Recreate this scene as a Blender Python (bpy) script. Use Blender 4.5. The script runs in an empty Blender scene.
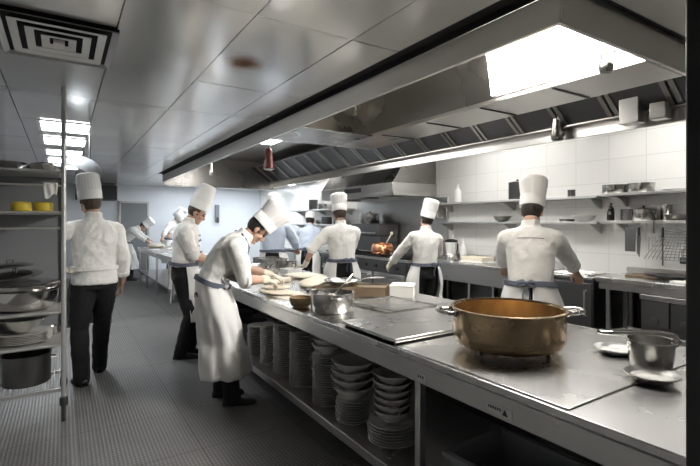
import bpy, bmesh, math, random
from math import sin, cos, pi, radians as R
from mathutils import Vector as V, Matrix, noise
from mathutils.bvhtree import BVHTree

random.seed(7)
SC = bpy.context.scene
COL = SC.collection

# ------------------------------------------------------------------ materials
def _nt(name):
    m = bpy.data.materials.new(name); m.use_nodes = True
    t = m.node_tree
    return m, t, t.nodes['Principled BSDF']

def mat(name, col, rough=.5, metal=0., bump=None, vary=None, rvary=None, stretch=(1, 1, 1), sheen=0., coat=0.):
    """plain or noisy principled material; bump=(scale, strength), vary=(scale, amount), rvary=(scale, amount)"""
    m, t, b = _nt(name)
    N, L = t.nodes, t.links
    b.inputs['Base Color'].default_value = (*col, 1)
    b.inputs['Roughness'].default_value = rough
    b.inputs['Metallic'].default_value = metal
    if sheen: b.inputs['Sheen Weight'].default_value = sheen
    if coat: b.inputs['Coat Weight'].default_value = coat
    tc = N.new('ShaderNodeTexCoord'); mp = N.new('ShaderNodeMapping')
    mp.inputs['Scale'].default_value = stretch
    L.new(tc.outputs['Object'], mp.inputs['Vector'])
    def noi(scale, detail=4):
        n = N.new('ShaderNodeTexNoise'); n.inputs['Scale'].default_value = scale
        n.inputs['Detail'].default_value = detail
        L.new(mp.outputs['Vector'], n.inputs['Vector']); return n.outputs['Fac']
    if vary:
        f = noi(vary[0]); r = N.new('ShaderNodeMapRange')
        r.inputs['From Min'].default_value = .2; r.inputs['From Max'].default_value = .8
        r.inputs['To Min'].default_value = 1 - vary[1]; r.inputs['To Max'].default_value = 1 + vary[1]
        L.new(f, r.inputs['Value'])
        mx = N.new('ShaderNodeVectorMath'); mx.operation = 'MULTIPLY'
        mx.inputs[0].default_value = col; L.new(r.outputs[0], mx.inputs[1])
        L.new(mx.outputs[0], b.inputs['Base Color'])
    if rvary:
        f = noi(rvary[0]); r = N.new('ShaderNodeMapRange')
        r.inputs['From Min'].default_value = .2; r.inputs['From Max'].default_value = .8
        r.inputs['To Min'].default_value = max(.03, rough - rvary[1]); r.inputs['To Max'].default_value = rough + rvary[1]
        L.new(f, r.inputs['Value']); L.new(r.outputs[0], b.inputs['Roughness'])
    if bump:
        f = noi(bump[0]); bp = N.new('ShaderNodeBump'); bp.inputs['Strength'].default_value = bump[1]
        bp.inputs['Distance'].default_value = .02
        L.new(f, bp.inputs['Height']); L.new(bp.outputs[0], b.inputs['Normal'])
    return m

def emit(name, col, strength):
    m, t, b = _nt(name)
    b.inputs['Base Color'].default_value = (.8, .8, .8, 1)
    b.inputs['Emission Color'].default_value = (*col, 1)
    b.inputs['Emission Strength'].default_value = strength
    return m

M = {}
M['steel'] = mat('brushed steel', (.56, .555, .54), .3, 1, bump=(9, .015), rvary=(5, .04), stretch=(1, 1, 1))
M['steel_top'] = mat('worktop steel', (.62, .615, .605), .27, 1, rvary=(2.5, .03))
M['steel_hood'] = mat('hood steel', (.66, .645, .62), .32, 1, rvary=(1.6, .04))
M['steel_dark'] = mat('dark steel', (.15, .15, .15), .42, 1, bump=(6, .02), rvary=(5, .08))
M['steel_inner'] = mat('darker hood steel', (.3, .29, .275), .27, 1, rvary=(1.6, .05))  # darker base colour than the outer hood steel
M['steel_rack'] = mat('satin rack steel', (.6, .6, .585), .4, .75)
M['steel_shiny'] = mat('polished steel', (.62, .61, .59), .16, 1, rvary=(6, .05))
M['steel_pot'] = mat('pot steel', (.5, .49, .47), .25, 1, vary=(5, .2), rvary=(6, .08))
M['brass'] = mat('brass', (.37, .275, .17), .25, 1, vary=(9, .22), rvary=(7, .1))
M['brass_in'] = mat('browned brass', (.48, .33, .165), .36, 1, vary=(14, .35), rvary=(9, .1), stretch=(1, 1, .5))
M['copper'] = mat('copper', (.55, .25, .14), .25, 1, vary=(9, .2))
M['china'] = mat('china', (.55, .54, .51), .22, 0, vary=(6, .06), coat=.3)
M['white_enamel'] = mat('white enamel', (.75, .75, .73), .3)
M['black'] = mat('black plastic', (.012, .012, .013), .4)
M['void'] = mat('black gap', (.006, .006, .006), .9)
M['rubber'] = mat('rubber', (.02, .02, .02), .7)
M['dark_paint'] = mat('dark paint', (.03, .031, .032), .45, 0, rvary=(3, .1))
M['pillar'] = mat('dark column paint', (.012, .012, .013), .5, 0)
M['grey_paint'] = mat('grey paint', (.2, .21, .22), .5)
M['cloth'] = mat('white cotton', (.76, .75, .72), .85, 0, bump=(16, .5), vary=(5, .04), sheen=.2)
M['cloth_apron'] = mat('white apron cotton', (.78, .775, .76), .85, 0, bump=(7, .22), vary=(4, .04), sheen=.2)
M['cloth_hat'] = mat('hat cotton', (.82, .815, .8), .8, 0, bump=(30, .04))
M['cloth_blue'] = mat('pale blue cotton', (.5, .57, .68), .85, 0, bump=(9, .25))
M['tie'] = mat('grey blue cotton', (.13, .145, .19), .85, 0, bump=(40, .1))
M['trousers'] = mat('black trousers', (.008, .008, .009), .85, 0, bump=(14, .3))
M['shoe'] = mat('black shoe', (.008, .008, .008), .35)
M['skin'] = mat('skin', (.47, .29, .21), .5, 0, vary=(20, .08))
M['glove'] = mat('glove', (.66, .6, .5), .6, 0, bump=(40, .1))
M['hair'] = mat('dark hair', (.018, .012, .009), .5, 0, bump=(90, .5), stretch=(1, 1, .2))
M['hair_brown'] = mat('brown hair', (.05, .028, .016), .5, 0, bump=(90, .5), stretch=(1, 1, .2))
M['eye'] = mat('eye', (.05, .03, .02), .15)
M['wood'] = mat('wood', (.17, .12, .075), .55, 0, vary=(5, .3), stretch=(1, 8, 8))
M['wood_bowl'] = mat('bowl wood', (.24, .16, .08), .45, 0, vary=(8, .25), stretch=(1, 1, 5))
M['dough'] = mat('dough', (.66, .6, .49), .75, 0, bump=(14, .3), vary=(7, .08))
M['flour'] = mat('flour', (.66, .6, .52), .9, 0, bump=(30, .4), vary=(12, .1))
M['card'] = mat('white carton', (.72, .71, .68), .7)
M['cheese'] = mat('yellow cheese', (.72, .55, .06), .5, 0, vary=(9, .1), bump=(20, .1))
M['red'] = mat('dark red enamel', (.12, .018, .014), .35)
M['amber'] = mat('dark glass bottle', (.012, .009, .007), .12)
M['frost'] = mat('cloudy plastic', (.62, .63, .6), .35)
M['sticker'] = mat('sticker', (.62, .62, .6), .6)
M['print'] = mat('print', (.03, .03, .03), .6)
M['grill'] = mat('filter steel', (.4, .385, .36), .35, 1, rvary=(4, .1))
M['lamp_hood'] = emit('hood lamp diffuser', (1, .97, .93), 26)
M['lamp_bay'] = emit('canopy lamp diffuser', (1, .98, .95), 10)
M['lamp_ceiling'] = emit('ceiling panel diffuser', (.93, .97, 1), 7)
M['lamp_wall'] = emit('wall strip diffuser', (1, .975, .94), 5.5)
M['fill_far'] = emit('far fill diffuser', (.88, .94, 1), 8.5)  # glow of the added lights beyond the canopy

def floor_material():
    m, t, b = _nt('ribbed grey tiles'); N, L = t.nodes, t.links
    tc = N.new('ShaderNodeTexCoord'); sp = N.new('ShaderNodeSeparateXYZ'); L.new(tc.outputs['Object'], sp.inputs[0])
    def math_(op, a, bb=None, c=None):
        n = N.new('ShaderNodeMath'); n.operation = op
        for i, x in enumerate((a, bb, c)):
            if x is None: continue
            if isinstance(x, (int, float)): n.inputs[i].default_value = x
            else: L.new(x, n.inputs[i])
        return n.outputs[0]
    def lines(src, off, period, w):
        p = math_('ABSOLUTE', math_('SUBTRACT', math_('FRACT', math_('DIVIDE', math_('SUBTRACT', src, off), period)), .5))
        return math_('GREATER_THAN', p, .5 - w / period)
    gx = lines(sp.outputs[0], .10, .71, .0035); gy = lines(sp.outputs[1], .30, .71, .003)
    g = math_('MAXIMUM', gx, gy)
    # ribs along the aisle, broken into studs across it
    rx = math_('SINE', math_('MULTIPLY', sp.outputs[0], 2 * pi / .024))
    ry = math_('SINE', math_('MULTIPLY', sp.outputs[1], 2 * pi / .036))
    stud = math_('MULTIPLY', math_('ADD', math_('MULTIPLY', rx, .5), .5), math_('ADD', math_('MULTIPLY', ry, .35), .65))
    no = N.new('ShaderNodeTexNoise'); no.inputs['Scale'].default_value = 1.7; no.inputs['Detail'].default_value = 6
    L.new(tc.outputs['Object'], no.inputs['Vector'])
    ramp = N.new('ShaderNodeMapRange'); ramp.inputs['From Min'].default_value = .3; ramp.inputs['From Max'].default_value = .7
    ramp.inputs['To Min'].default_value = .12; ramp.inputs['To Max'].default_value = .165; L.new(no.outputs[0], ramp.inputs[0])
    v = math_('MULTIPLY', ramp.outputs[0], math_('ADD', .62, math_('MULTIPLY', stud, .75)))
    v = math_('MULTIPLY', v, math_('SUBTRACT', 1, math_('MULTIPLY', g, .65)))
    cb = N.new('ShaderNodeCombineColor')
    for i, k in enumerate((1., .99, .97)): L.new(math_('MULTIPLY', v, k), cb.inputs[i])
    L.new(cb.outputs[0], b.inputs['Base Color'])
    rr = N.new('ShaderNodeMapRange'); rr.inputs['To Min'].default_value = .34; rr.inputs['To Max'].default_value = .6
    L.new(no.outputs[0], rr.inputs[0]); L.new(rr.outputs[0], b.inputs['Roughness'])
    bp = N.new('ShaderNodeBump'); bp.inputs['Strength'].default_value = .55; bp.inputs['Distance'].default_value = .003
    L.new(math_('SUBTRACT', stud, math_('MULTIPLY', g, 1.5)), bp.inputs['Height']); L.new(bp.outputs[0], b.inputs['Normal'])
    return m
M['floor'] = floor_material()

def tile_material(name, ax, col, grout, tw, th, rough=.25):
    """glazed wall tiles; ax = which axis runs along the wall"""
    m, t, b = _nt(name); N, L = t.nodes, t.links
    tc = N.new('ShaderNodeTexCoord'); sp = N.new('ShaderNodeSeparateXYZ'); L.new(tc.outputs['Object'], sp.inputs[0])
    cb = N.new('ShaderNodeCombineXYZ'); L.new(sp.outputs[ax], cb.inputs[0]); L.new(sp.outputs[2], cb.inputs[1])
    br = N.new('ShaderNodeTexBrick'); br.offset = 0
    br.inputs['Color1'].default_value = (*col, 1); br.inputs['Color2'].default_value = (*[c * .97 for c in col], 1)
    br.inputs['Mortar'].default_value = (*grout, 1)
    br.inputs['Scale'].default_value = 1; br.inputs['Mortar Size'].default_value = .0035
    br.inputs['Brick Width'].default_value = tw; br.inputs['Row Height'].default_value = th
    L.new(cb.outputs[0], br.inputs['Vector']); L.new(br.outputs['Color'], b.inputs['Base Color'])
    bp = N.new('ShaderNodeBump'); bp.inputs['Strength'].default_value = .3; bp.inputs['Distance'].default_value = .002; bp.invert = True
    L.new(br.outputs['Fac'], bp.inputs['Height']); L.new(bp.outputs[0], b.inputs['Normal'])
    b.inputs['Roughness'].default_value = rough
    return m
M['tiles_right'] = tile_material('white wall tiles', 1, (.78, .775, .755), (.6, .6, .58), .42, .29)
M['tiles_far'] = tile_material('pale wall tiles', 0, (.74, .77, .81), (.68, .71, .75), .42, .29, .35)
M['wall_left'] = mat('pale left wall', (.42, .42, .42), .5)
M['wall_near'] = mat('grey wall', (.5, .5, .48), .5)

def ceiling_material():
    m, t, b = _nt('steel ceiling panels'); N, L = t.nodes, t.links
    tc = N.new('ShaderNodeTexCoord')
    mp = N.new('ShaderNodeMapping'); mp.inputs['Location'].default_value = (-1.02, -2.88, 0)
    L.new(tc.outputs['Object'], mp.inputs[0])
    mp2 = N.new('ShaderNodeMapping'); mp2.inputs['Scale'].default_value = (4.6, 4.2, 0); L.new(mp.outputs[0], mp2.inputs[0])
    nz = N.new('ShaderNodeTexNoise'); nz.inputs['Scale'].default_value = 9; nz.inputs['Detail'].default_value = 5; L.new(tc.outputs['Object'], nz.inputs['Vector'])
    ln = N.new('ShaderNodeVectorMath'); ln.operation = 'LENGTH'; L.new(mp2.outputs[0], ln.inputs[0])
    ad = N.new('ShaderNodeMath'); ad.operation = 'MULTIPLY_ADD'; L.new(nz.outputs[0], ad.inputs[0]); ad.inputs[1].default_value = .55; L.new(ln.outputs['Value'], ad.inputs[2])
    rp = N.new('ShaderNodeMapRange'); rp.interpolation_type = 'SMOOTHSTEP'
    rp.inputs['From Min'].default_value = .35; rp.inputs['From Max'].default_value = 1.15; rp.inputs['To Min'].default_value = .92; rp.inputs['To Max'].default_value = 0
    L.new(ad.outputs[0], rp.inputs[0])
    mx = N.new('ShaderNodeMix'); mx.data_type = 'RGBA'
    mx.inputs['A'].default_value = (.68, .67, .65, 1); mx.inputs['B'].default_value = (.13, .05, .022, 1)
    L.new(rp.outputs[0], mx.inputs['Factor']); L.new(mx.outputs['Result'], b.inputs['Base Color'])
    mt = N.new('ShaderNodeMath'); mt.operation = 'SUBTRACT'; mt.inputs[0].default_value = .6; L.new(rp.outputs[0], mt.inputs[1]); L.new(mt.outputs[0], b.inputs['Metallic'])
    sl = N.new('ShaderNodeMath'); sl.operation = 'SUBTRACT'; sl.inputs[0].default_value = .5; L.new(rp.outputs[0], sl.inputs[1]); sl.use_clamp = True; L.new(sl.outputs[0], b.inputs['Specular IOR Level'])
    n2 = N.new('ShaderNodeTexNoise'); n2.inputs['Scale'].default_value = 1.2; n2.inputs['Detail'].default_value = 1; L.new(tc.outputs['Object'], n2.inputs['Vector'])
    r2 = N.new('ShaderNodeMapRange'); r2.inputs['From Min'].default_value = .3; r2.inputs['From Max'].default_value = .7
    r2.inputs['To Min'].default_value = .13; r2.inputs['To Max'].default_value = .2; L.new(n2.outputs[0], r2.inputs[0]); L.new(r2.outputs[0], b.inputs['Roughness'])
    n3 = N.new('ShaderNodeTexNoise'); n3.inputs['Scale'].default_value = 1.1; n3.inputs['Detail'].default_value = 0; L.new(tc.outputs['Object'], n3.inputs['Vector'])
    bp = N.new('ShaderNodeBump'); bp.inputs['Strength'].default_value = .06; bp.inputs['Distance'].default_value = .05
    L.new(n3.outputs[0], bp.inputs['Height']); L.new(bp.outputs[0], b.inputs['Normal'])
    return m
M['ceiling'] = ceiling_material()

# ------------------------------------------------------------------ mesh building
class MB:
    def __init__(s): s.v = []; s.f = []
    def add(s, vs, fs):
        b = len(s.v); s.v += [V(p) for p in vs]; s.f += [tuple(b + i for i in f) for f in fs]; return s
    def box(s, x0, x1, y0, y1, z0, z1, m=None):
        vs = [V((x, y, z)) for z in (z0, z1) for y in (y0, y1) for x in (x0, x1)]
        if m: vs = [m @ p for p in vs]
        return s.add(vs, [(0, 2, 3, 1), (4, 5, 7, 6), (0, 1, 5, 4), (2, 6, 7, 3), (0, 4, 6, 2), (1, 3, 7, 5)])
    def rings(s, rings, cap0=True, cap1=True, closed=False):
        n = len(rings[0]); vs = [p for r in rings for p in r]; fs = []
        k = len(rings)
        for j in range(k if closed else k - 1):
            a, b = j * n, ((j + 1) % k) * n
            for i in range(n):
                i2 = (i + 1) % n
                fs.append((a + i, a + i2, b + i2, b + i))
        if not closed:
            if cap0: fs.append(tuple(range(n))[::-1])
            if cap1: fs.append(tuple((k - 1) * n + i for i in range(n)))
        return s.add(vs, fs)
    def lathe(s, prof, n=32, c=(0, 0, 0), m=None, sx=1, sy=1, cap0=True, cap1=True):
        rs = []
        for r, z in prof:
            ring = [V((c[0] + sx * r * cos(2 * pi * i / n), c[1] + sy * r * sin(2 * pi * i / n), c[2] + z)) for i in range(n)]
            if m: ring = [m @ p for p in ring]
            rs.append(ring)
        return s.rings(rs, cap0, cap1)
    def tube(s, pts, r, n=8, closed=False, flat=1.):
        pts = [V(p) for p in pts]; k = len(pts)
        rr = r if isinstance(r, (list, tuple)) else [r] * k
        rs = []; up = None
        for i in range(k):
            a = pts[(i - 1) % k] if (closed or i > 0) else pts[i]
            b = pts[(i + 1) % k] if (closed or i < k - 1) else pts[i]
            t = (b - a).normalized()
            if up is None:
                up = V((0, 0, 1)) if abs(t.z) < .9 else V((1, 0, 0))
            sd = t.cross(up)
            if sd.length < 1e-5: sd = t.orthogonal()
            sd.normalize(); up = sd.cross(t).normalized()
            rs.append([pts[i] + rr[i] * (cos(2 * pi * j / n) * sd + flat * sin(2 * pi * j / n) * up) for j in range(n)])
        return s.rings(rs, closed=closed)
    def ellipsoid(s, c, rad, m=None, nu=16, nv=10):
        rs = []
        for j in range(1, nv):
            ph = -pi / 2 + pi * j / nv
            ring = [V((rad[0] * cos(ph) * cos(2 * pi * i / nu), rad[1] * cos(ph) * sin(2 * pi * i / nu), rad[2] * sin(ph))) for i in range(nu)]
            rs.append([V(c) + (m @ p if m else p) for p in ring])
        return s.rings(rs)
    def capsule(s, a, b, ra, rb, n=14, h=4):
        a, b = V(a), V(b); d = b - a; L = d.length
        t = d.normalized() if L > 1e-6 else V((0, 0, 1))
        x = t.orthogonal().normalized(); y = t.cross(x)
        rs = []
        def ring(c, r): return [c + r * (cos(2 * pi * i / n) * x + sin(2 * pi * i / n) * y) for i in range(n)]
        for j in range(1, h + 1):
            an = pi / 2 * j / h; rs.append(ring(a - t * ra * cos(an), max(1e-4, ra * sin(an))))
        for j in range(h, 0, -1):
            an = pi / 2 * j / h; rs.append(ring(b + t * rb * cos(an), max(1e-4, rb * sin(an))))
        return s.rings(rs)
    def chain(s, pts, rad):
        for i in range(len(pts) - 1): s.capsule(pts[i], pts[i + 1], rad[i], rad[i + 1])
        return s
    def prism(s, poly, h):
        """poly: 3D points of a planar outline; h: extrusion vector"""
        n = len(poly); a = [V(p) for p in poly]; b = [p + V(h) for p in a]
        fs = [tuple(range(n))[::-1], tuple(range(n, 2 * n))] + [(i, (i + 1) % n, n + (i + 1) % n, n + i) for i in range(n)]
        return s.add(a + b, fs)
    def xf(s, m):
        s.v = [m @ p for p in s.v]; return s
    def mesh(s, name, off=None):
        me = bpy.data.meshes.new(name)
        vs = [p - V(off) for p in s.v] if off is not None else s.v
        me.from_pydata([tuple(p) for p in vs], [], s.f)
        bm = bmesh.new(); bm.from_mesh(me); bmesh.ops.recalc_face_normals(bm, faces=bm.faces); bm.to_mesh(me); bm.free()
        return me
    def build(s, name, m, parent=None, off=None, ang=38, bevel=0., loc=None, rz=0):
        me = s.mesh(name, off); me.materials.append(m if not isinstance(m, str) else M[m])
        return link(name, me, parent, ang, bevel, loc, rz)

def link(name, me, parent=None, ang=38, bevel=0., loc=None, rz=0):
    if ang:
        me.shade_smooth(); me.set_sharp_from_angle(angle=R(ang))
    o = bpy.data.objects.new(name, me); COL.objects.link(o)
    if parent: o.parent = parent
    if loc: o.location = loc
    if rz: o.rotation_euler.z = rz
    if bevel:
        b = o.modifiers.new('bevel', 'BEVEL'); b.width = bevel; b.segments = 2; b.limit_method = 'ANGLE'; b.angle_limit = R(40)
    return o

def tag(o, label=None, cat=None, group=None, kind=None):
    if label: o['label'] = label
    if cat: o['category'] = cat
    if group: o['group'] = group
    if kind: o['kind'] = kind
    return o

def thing(name, label, cat, loc=(0, 0, 0), rz=0., group=None):
    o = bpy.data.objects.new(name, None); COL.objects.link(o)
    o.location = loc; o.rotation_euler = (0, 0, rz); o.empty_display_size = .1
    return tag(o, label, cat, group)

def dup(root, loc=None, rz=None, label=None, group=None, rot=None):
    r = root.copy(); COL.objects.link(r)
    if loc is not None: r.location = loc
    if rz is not None: r.rotation_euler = (0, 0, rz)
    if rot is not None: r.rotation_euler = rot
    if label: r['label'] = label
    if group: r['group'] = group
    for ch in list(root.children):
        c = ch.copy(); COL.objects.link(c); c.parent = r
        for g in list(ch.children):
            d = g.copy(); COL.objects.link(d); d.parent = c
    return r

def struct(name, mb, m, bevel=0, ang=38):
    o = mb.build(name, m, bevel=bevel, ang=ang); o['kind'] = 'structure'; return o

def solid(mb, name, voxel, smooth=2, disp=None):
    """one continuous skin over overlapping closed shapes"""
    me = mb.mesh(name); o = bpy.data.objects.new(name, me); COL.objects.link(o)
    r = o.modifiers.new('r', 'REMESH'); r.mode = 'VOXEL'; r.voxel_size = voxel
    if smooth:
        k = o.modifiers.new('s', 'SMOOTH'); k.factor = .5; k.iterations = smooth
    dg = bpy.context.evaluated_depsgraph_get()
    out = bpy.data.meshes.new_from_object(o.evaluated_get(dg))
    bpy.data.objects.remove(o); bpy.data.meshes.remove(me)
    if disp:
        nrm = [v.normal.copy() for v in out.vertices]
        for v, n in zip(out.vertices, nrm): v.co += n * disp(v.co)
    return out
# ------------------------------------------------------------------ the room
XL, XR, YN, YF, ZC, ZT = -1.25, 5.65, -1.6, 14.5, 2.6, 3.1
struct('floor', MB().box(XL, XR, YN, YF, -.06, 0), 'floor')
struct('wall_right', MB().box(XR, XR + .12, YN, YF, -.06, ZT), 'tiles_right')
struct('wall_far', MB().box(XL, XR, YF, YF + .12, -.06, ZT), 'tiles_far')
struct('wall_left', MB().box(XL - .12, XL, YN, YF, -.06, ZT), 'wall_left')
struct('wall_near', MB().box(XL, XR, YN - .12, YN, -.06, ZT), 'wall_near')
struct('wall_pillar', MB().box(1.055, 1.30, .02, .40, 0, ZC), 'pillar', bevel=.006)

# canopy footprint (the ceiling stops around it)
HX0, HX1, HY0, HY1 = 1.83, 4.42, 1.16, 10.4
def ceiling():
    mb = MB(); xs = [-1.25, -.36, .25, .83, 1.41, 1.75]
    ys = [-1.6, -.34, .92, 2.18, 3.44, 4.40, 5.6, 6.86, 8.12, 9.38, 10.64, 11.9, 13.2, 14.5]
    rnd = random.Random(3); g = .0035
    def panel(x0, x1, y0, y1):
        t = [rnd.uniform(-.0015, .0015) for _ in range(3)]
        b = len(mb.v); mb.box(x0 + g, x1 - g, y0 + g, y1 - g, ZC, ZC + .03)
        for i in range(b, b + 8):
            p = mb.v[i]; p.z += t[0] + t[1] * (p.x - x0) + t[2] * (p.y - y0)
    for i in range(len(xs) - 1):
        for j in range(len(ys) - 1):
            if i == 1 and j == 3: # the diffuser takes up most of this bay
                panel(xs[i], -.285, 2.74, ys[4]); panel(xs[i], xs[i + 1], ys[3], 2.735); continue
            panel(xs[i], xs[i + 1], ys[j], ys[j + 1])
    for x0, x1 in ((1.75, 2.8), (2.8, 3.8), (3.8, 4.7), (4.7, 5.65)):
        for y0, y1 in ((-1.6, -.2), (-.2, HY0 - .03)): panel(x0, x1, y0, y1)
    for x0, x1 in ((1.75, 3.1), (3.1, 4.5), (4.5, 5.65)):
        for y0, y1 in ((10.5, 11.9), (11.9, 13.2), (13.2, 14.5)): panel(x0, x1, y0, y1)
    return mb
struct('ceiling', ceiling(), 'ceiling')
struct('ceiling_slab', MB().box(XL, XR, YN, YF, ZT, ZT + .1).box(XL, 1.75, YN, YF, ZC + .04, ZC + .06), 'void')
# black strips painting the shade in the gap between ceiling edge and canopy
struct('gap_shade_1', MB().box(1.75, HX0 + .003, HY0 - .03, HY1 + .1, ZC + .005, ZC + .02).box(HX0 - .004, HX0 + .003, HY0, HY1, 2.567, ZC + .02).box(HX0, 4.6, HY0 - .03, HY0, ZC + .005, ZC + .02), 'void')
# lower white ceiling strip over the wall benches
struct('ceiling_wall_strip', MB().box(4.6, XR, HY0, 10.5, 2.86, 2.89), 'white_enamel')

d = thing('door_1', None, None, (1.42, 14.47, 0)); d['kind'] = 'structure'
MB().box(0, .7, -.03, .02, 0, 2.1).build('door_leaf', 'grey_paint', d, bevel=.004)
MB().box(-.05, 0, -.045, .02, 0, 2.15).box(.7, .75, -.045, .02, 0, 2.15).box(-.05, .75, -.045, .02, 2.1, 2.15).build('door_frame', 'steel', d)
MB().tube([(.62, -.03, 1.0), (.62, -.08, 1.0), (.62, -.08, 1.25), (.62, -.03, 1.25)], .012).build('door_handle', 'steel', d)

# ------------------------------------------------------------------ ceiling fittings
def diffuser(name, label, cx, cy, w, l, group=None):
    t = thing(name, label, 'vent', (cx, cy, ZC), 0, group)
    MB().box(-w/2, w/2, -l/2, l/2, -.004, -.001).build('back_plate', 'void', t)
    def frame(w0, l0, w1, l1, z0, z1):   # sloping square ring from outer low to inner high
        o = [V((-w0/2, -l0/2, z0)), V((w0/2, -l0/2, z0)), V((w0/2, l0/2, z0)), V((-w0/2, l0/2, z0))]
        i = [V((-w1/2, -l1/2, z1)), V((w1/2, -l1/2, z1)), V((w1/2, l1/2, z1)), V((-w1/2, l1/2, z1))]
        up = V((0, 0, .004))
        return MB().rings([o, i, [p + up for p in i], [p + up for p in o]], closed=True)
    frame(w, l, w - .06, l - .06, -.022, -.008).build('frame', 'steel', t, ang=20)
    for k, q in enumerate((.80, .55, .30)):
        frame(w * q, l * q, w * (q - .14), l * (q - .14), -.024, -.015).build('louvre', 'white_enamel', t, ang=20)
    MB().box(-w*.05, w*.05, -l*.05, l*.05, -.03, -.012).build('centre_plate', 'white_enamel', t)
    return t
diffuser('ceiling_vent', 'square louvred steel air vent in the ceiling near the rack', -.015, 3.09, .56, .68)

def ceiling_light(i, x, y, words_):
    t = thing('ceiling_light', words_, 'light', (x, y, ZC), 0, 'light panels in the steel ceiling')
    MB().box(-.25, .25, -.31, -.28, -.02, -.0015).box(-.25, .25, .28, .31, -.02, -.0015).box(-.25, -.22, -.28, .28, -.02, -.0015).box(.22, .25, -.28, .28, -.02, -.0015).build('frame', 'white_enamel', t)
    MB().box(-.22, .22, -.28, .28, -.012, -.003).build('diffuser', 'lamp_ceiling', t)
for i, (y, w) in enumerate([(5.84, 'nearest the rack, first of the row'), (6.88, 'second in the row from the rack'), (7.98, 'third in the row from the rack'), (9.05, 'fourth in the row from the rack'), (10.1, 'last and smallest in the row')]):
    ceiling_light(i, .03, y, 'bright rectangular ceiling panel light, ' + w)

def far_fill(x, y, w):  # added lights, unseen behind the canopy, to brighten the far wall
    t = thing('ceiling_light', w, 'light', (x, y, ZC), 0, 'added fill lights over the far prep table')
    MB().box(-.65, .65, -.17, .17, -.03, -.003).build('housing', 'white_enamel', t)
    MB().box(-.6, .6, -.14, .14, -.036, -.031).build('diffuser', 'fill_far', t)
far_fill(4.75, 11.3, 'long unseen fill light added beyond the canopy by the tiled wall')
far_fill(4.75, 13.2, 'long unseen fill light added beyond the canopy in far corner')
far_fill(3.2, 11.4, 'long unseen fill light added beyond the canopy, nearer of two')
far_fill(3.2, 13.2, 'long unseen fill light added beyond the canopy, against the far wall')
for y, w in ((1.95, 'nearest of the row'), (4.3, 'second of the row'), (9.5, 'last of the row')):
    t = thing('strip_light', 'long strip light above the wall bench behind the canopy, ' + w, 'light', (5.0, y, 2.86), 0, 'strip lights over the wall bench')
    MB().box(-.12, .12, -.75, .75, -.03, -.001).build('housing', 'white_enamel', t)
    MB().box(-.1, .1, -.72, .72, -.045, -.031).build('diffuser', 'lamp_wall', t)

t = thing('dome_lamp', 'round steel dome hanging under ceiling above the walking cook', 'lamp', (.235, 6.0, 2.2))
MB().lathe([(.19, -.06), (.2, -.055), (.185, 0), (.14, .05), (.07, .08), (.02, .085), (.02, .08), (.065, .072), (.13, .044), (.175, -.004)], 32, m=Matrix.Rotation(R(24), 4, 'Y') @ Matrix.Rotation(R(10), 4, 'X')).build('dome', 'grey_paint', t, ang=60)
MB().tube([(.03, 0, .07), (.035, 0, .4)], .012).build('ceiling_mount', 'steel_dark', t)

# ------------------------------------------------------------------ extractor canopy over the island
hood = thing('extractor_canopy', 'huge stainless steel extractor canopy hanging above the long worktop', 'extractor hood', (HX0, HY0, 2.42))
OFF = (HX0, HY0, 2.42)
def hp(name, mb, m, parent=hood, bevel=0, ang=30): return mb.build(name, m, parent, OFF, ang=ang, bevel=bevel)
e = .003
hp('front_skirt', MB().box(HX0, HX0 + .025, HY0, HY1, 2.42, 2.565), 'steel_hood', bevel=e)
hp('near_skirt', MB().box(HX0 + .025, HX1, HY0, HY0 + .025, 2.42, 2.585), 'steel_hood', bevel=e)
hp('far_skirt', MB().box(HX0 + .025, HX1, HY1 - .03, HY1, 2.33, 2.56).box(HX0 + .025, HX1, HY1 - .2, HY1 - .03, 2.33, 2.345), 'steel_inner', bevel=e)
hp('wall_side_skirt', MB().box(HX1 - .03, HX1, HY0 + .025, HY1 - .03, 2.40, 2.56), 'steel_hood', bevel=e)
hp('roof', MB().box(HX0, HX1, HY0, HY1, 3.02, 3.05), 'steel_hood')
hp('outer_casing', MB().box(HX0 + .004, HX0 + .022, HY0, HY1, 2.567, 3.02).box(HX1 - .02, HX1, HY0, HY1, 2.56, 3.02).box(HX0, HX1, HY0, HY0 + .02, 2.585, 3.02), 'steel_hood')
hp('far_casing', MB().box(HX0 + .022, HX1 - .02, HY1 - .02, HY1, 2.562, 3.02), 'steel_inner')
# bay with the lamp: sloping far end, beam with a wide underside
BX0, BX1, BY = 2.66, 3.12, 3.72
hp('beam', MB().box(BX0, BX1, HY0 + .03, 4.46, 2.42, 2.80), 'steel_hood', bevel=e)
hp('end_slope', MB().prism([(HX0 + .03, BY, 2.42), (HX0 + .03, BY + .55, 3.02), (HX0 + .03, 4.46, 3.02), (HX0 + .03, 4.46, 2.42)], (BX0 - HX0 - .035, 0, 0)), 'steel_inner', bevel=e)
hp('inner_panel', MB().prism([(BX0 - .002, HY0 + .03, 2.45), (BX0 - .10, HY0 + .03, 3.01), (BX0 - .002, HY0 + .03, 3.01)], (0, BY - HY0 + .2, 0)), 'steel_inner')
lp = hp('lamp_panel', MB().prism([(BX0 - .018, 1.22, 2.47), (BX0 - .11, 1.22, 3.0), (BX0 - .125, 1.22, 3.0), (BX0 - .033, 1.22, 2.47)], (0, .98, 0)), 'lamp_hood')
for y in (1.75, 2.35, 2.95, 3.6):
    hp('beam_joint', MB().box(BX0 + .02, BX1 - .02, y - .008, y + .008, 2.412, 2.4195), 'steel_dark')
lab = hp('label', MB().box(2.84, 2.98, 3.62, 3.80, 2.4155, 2.4192), 'sticker')
hp('dot', MB().box(2.87, 2.95, 3.655, 3.675, 2.4140, 2.4154).box(2.87, 2.95, 3.70, 3.72, 2.4140, 2.4154).box(2.87, 2.95, 3.745, 3.765, 2.4140, 2.4154), 'print', lab)
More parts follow.
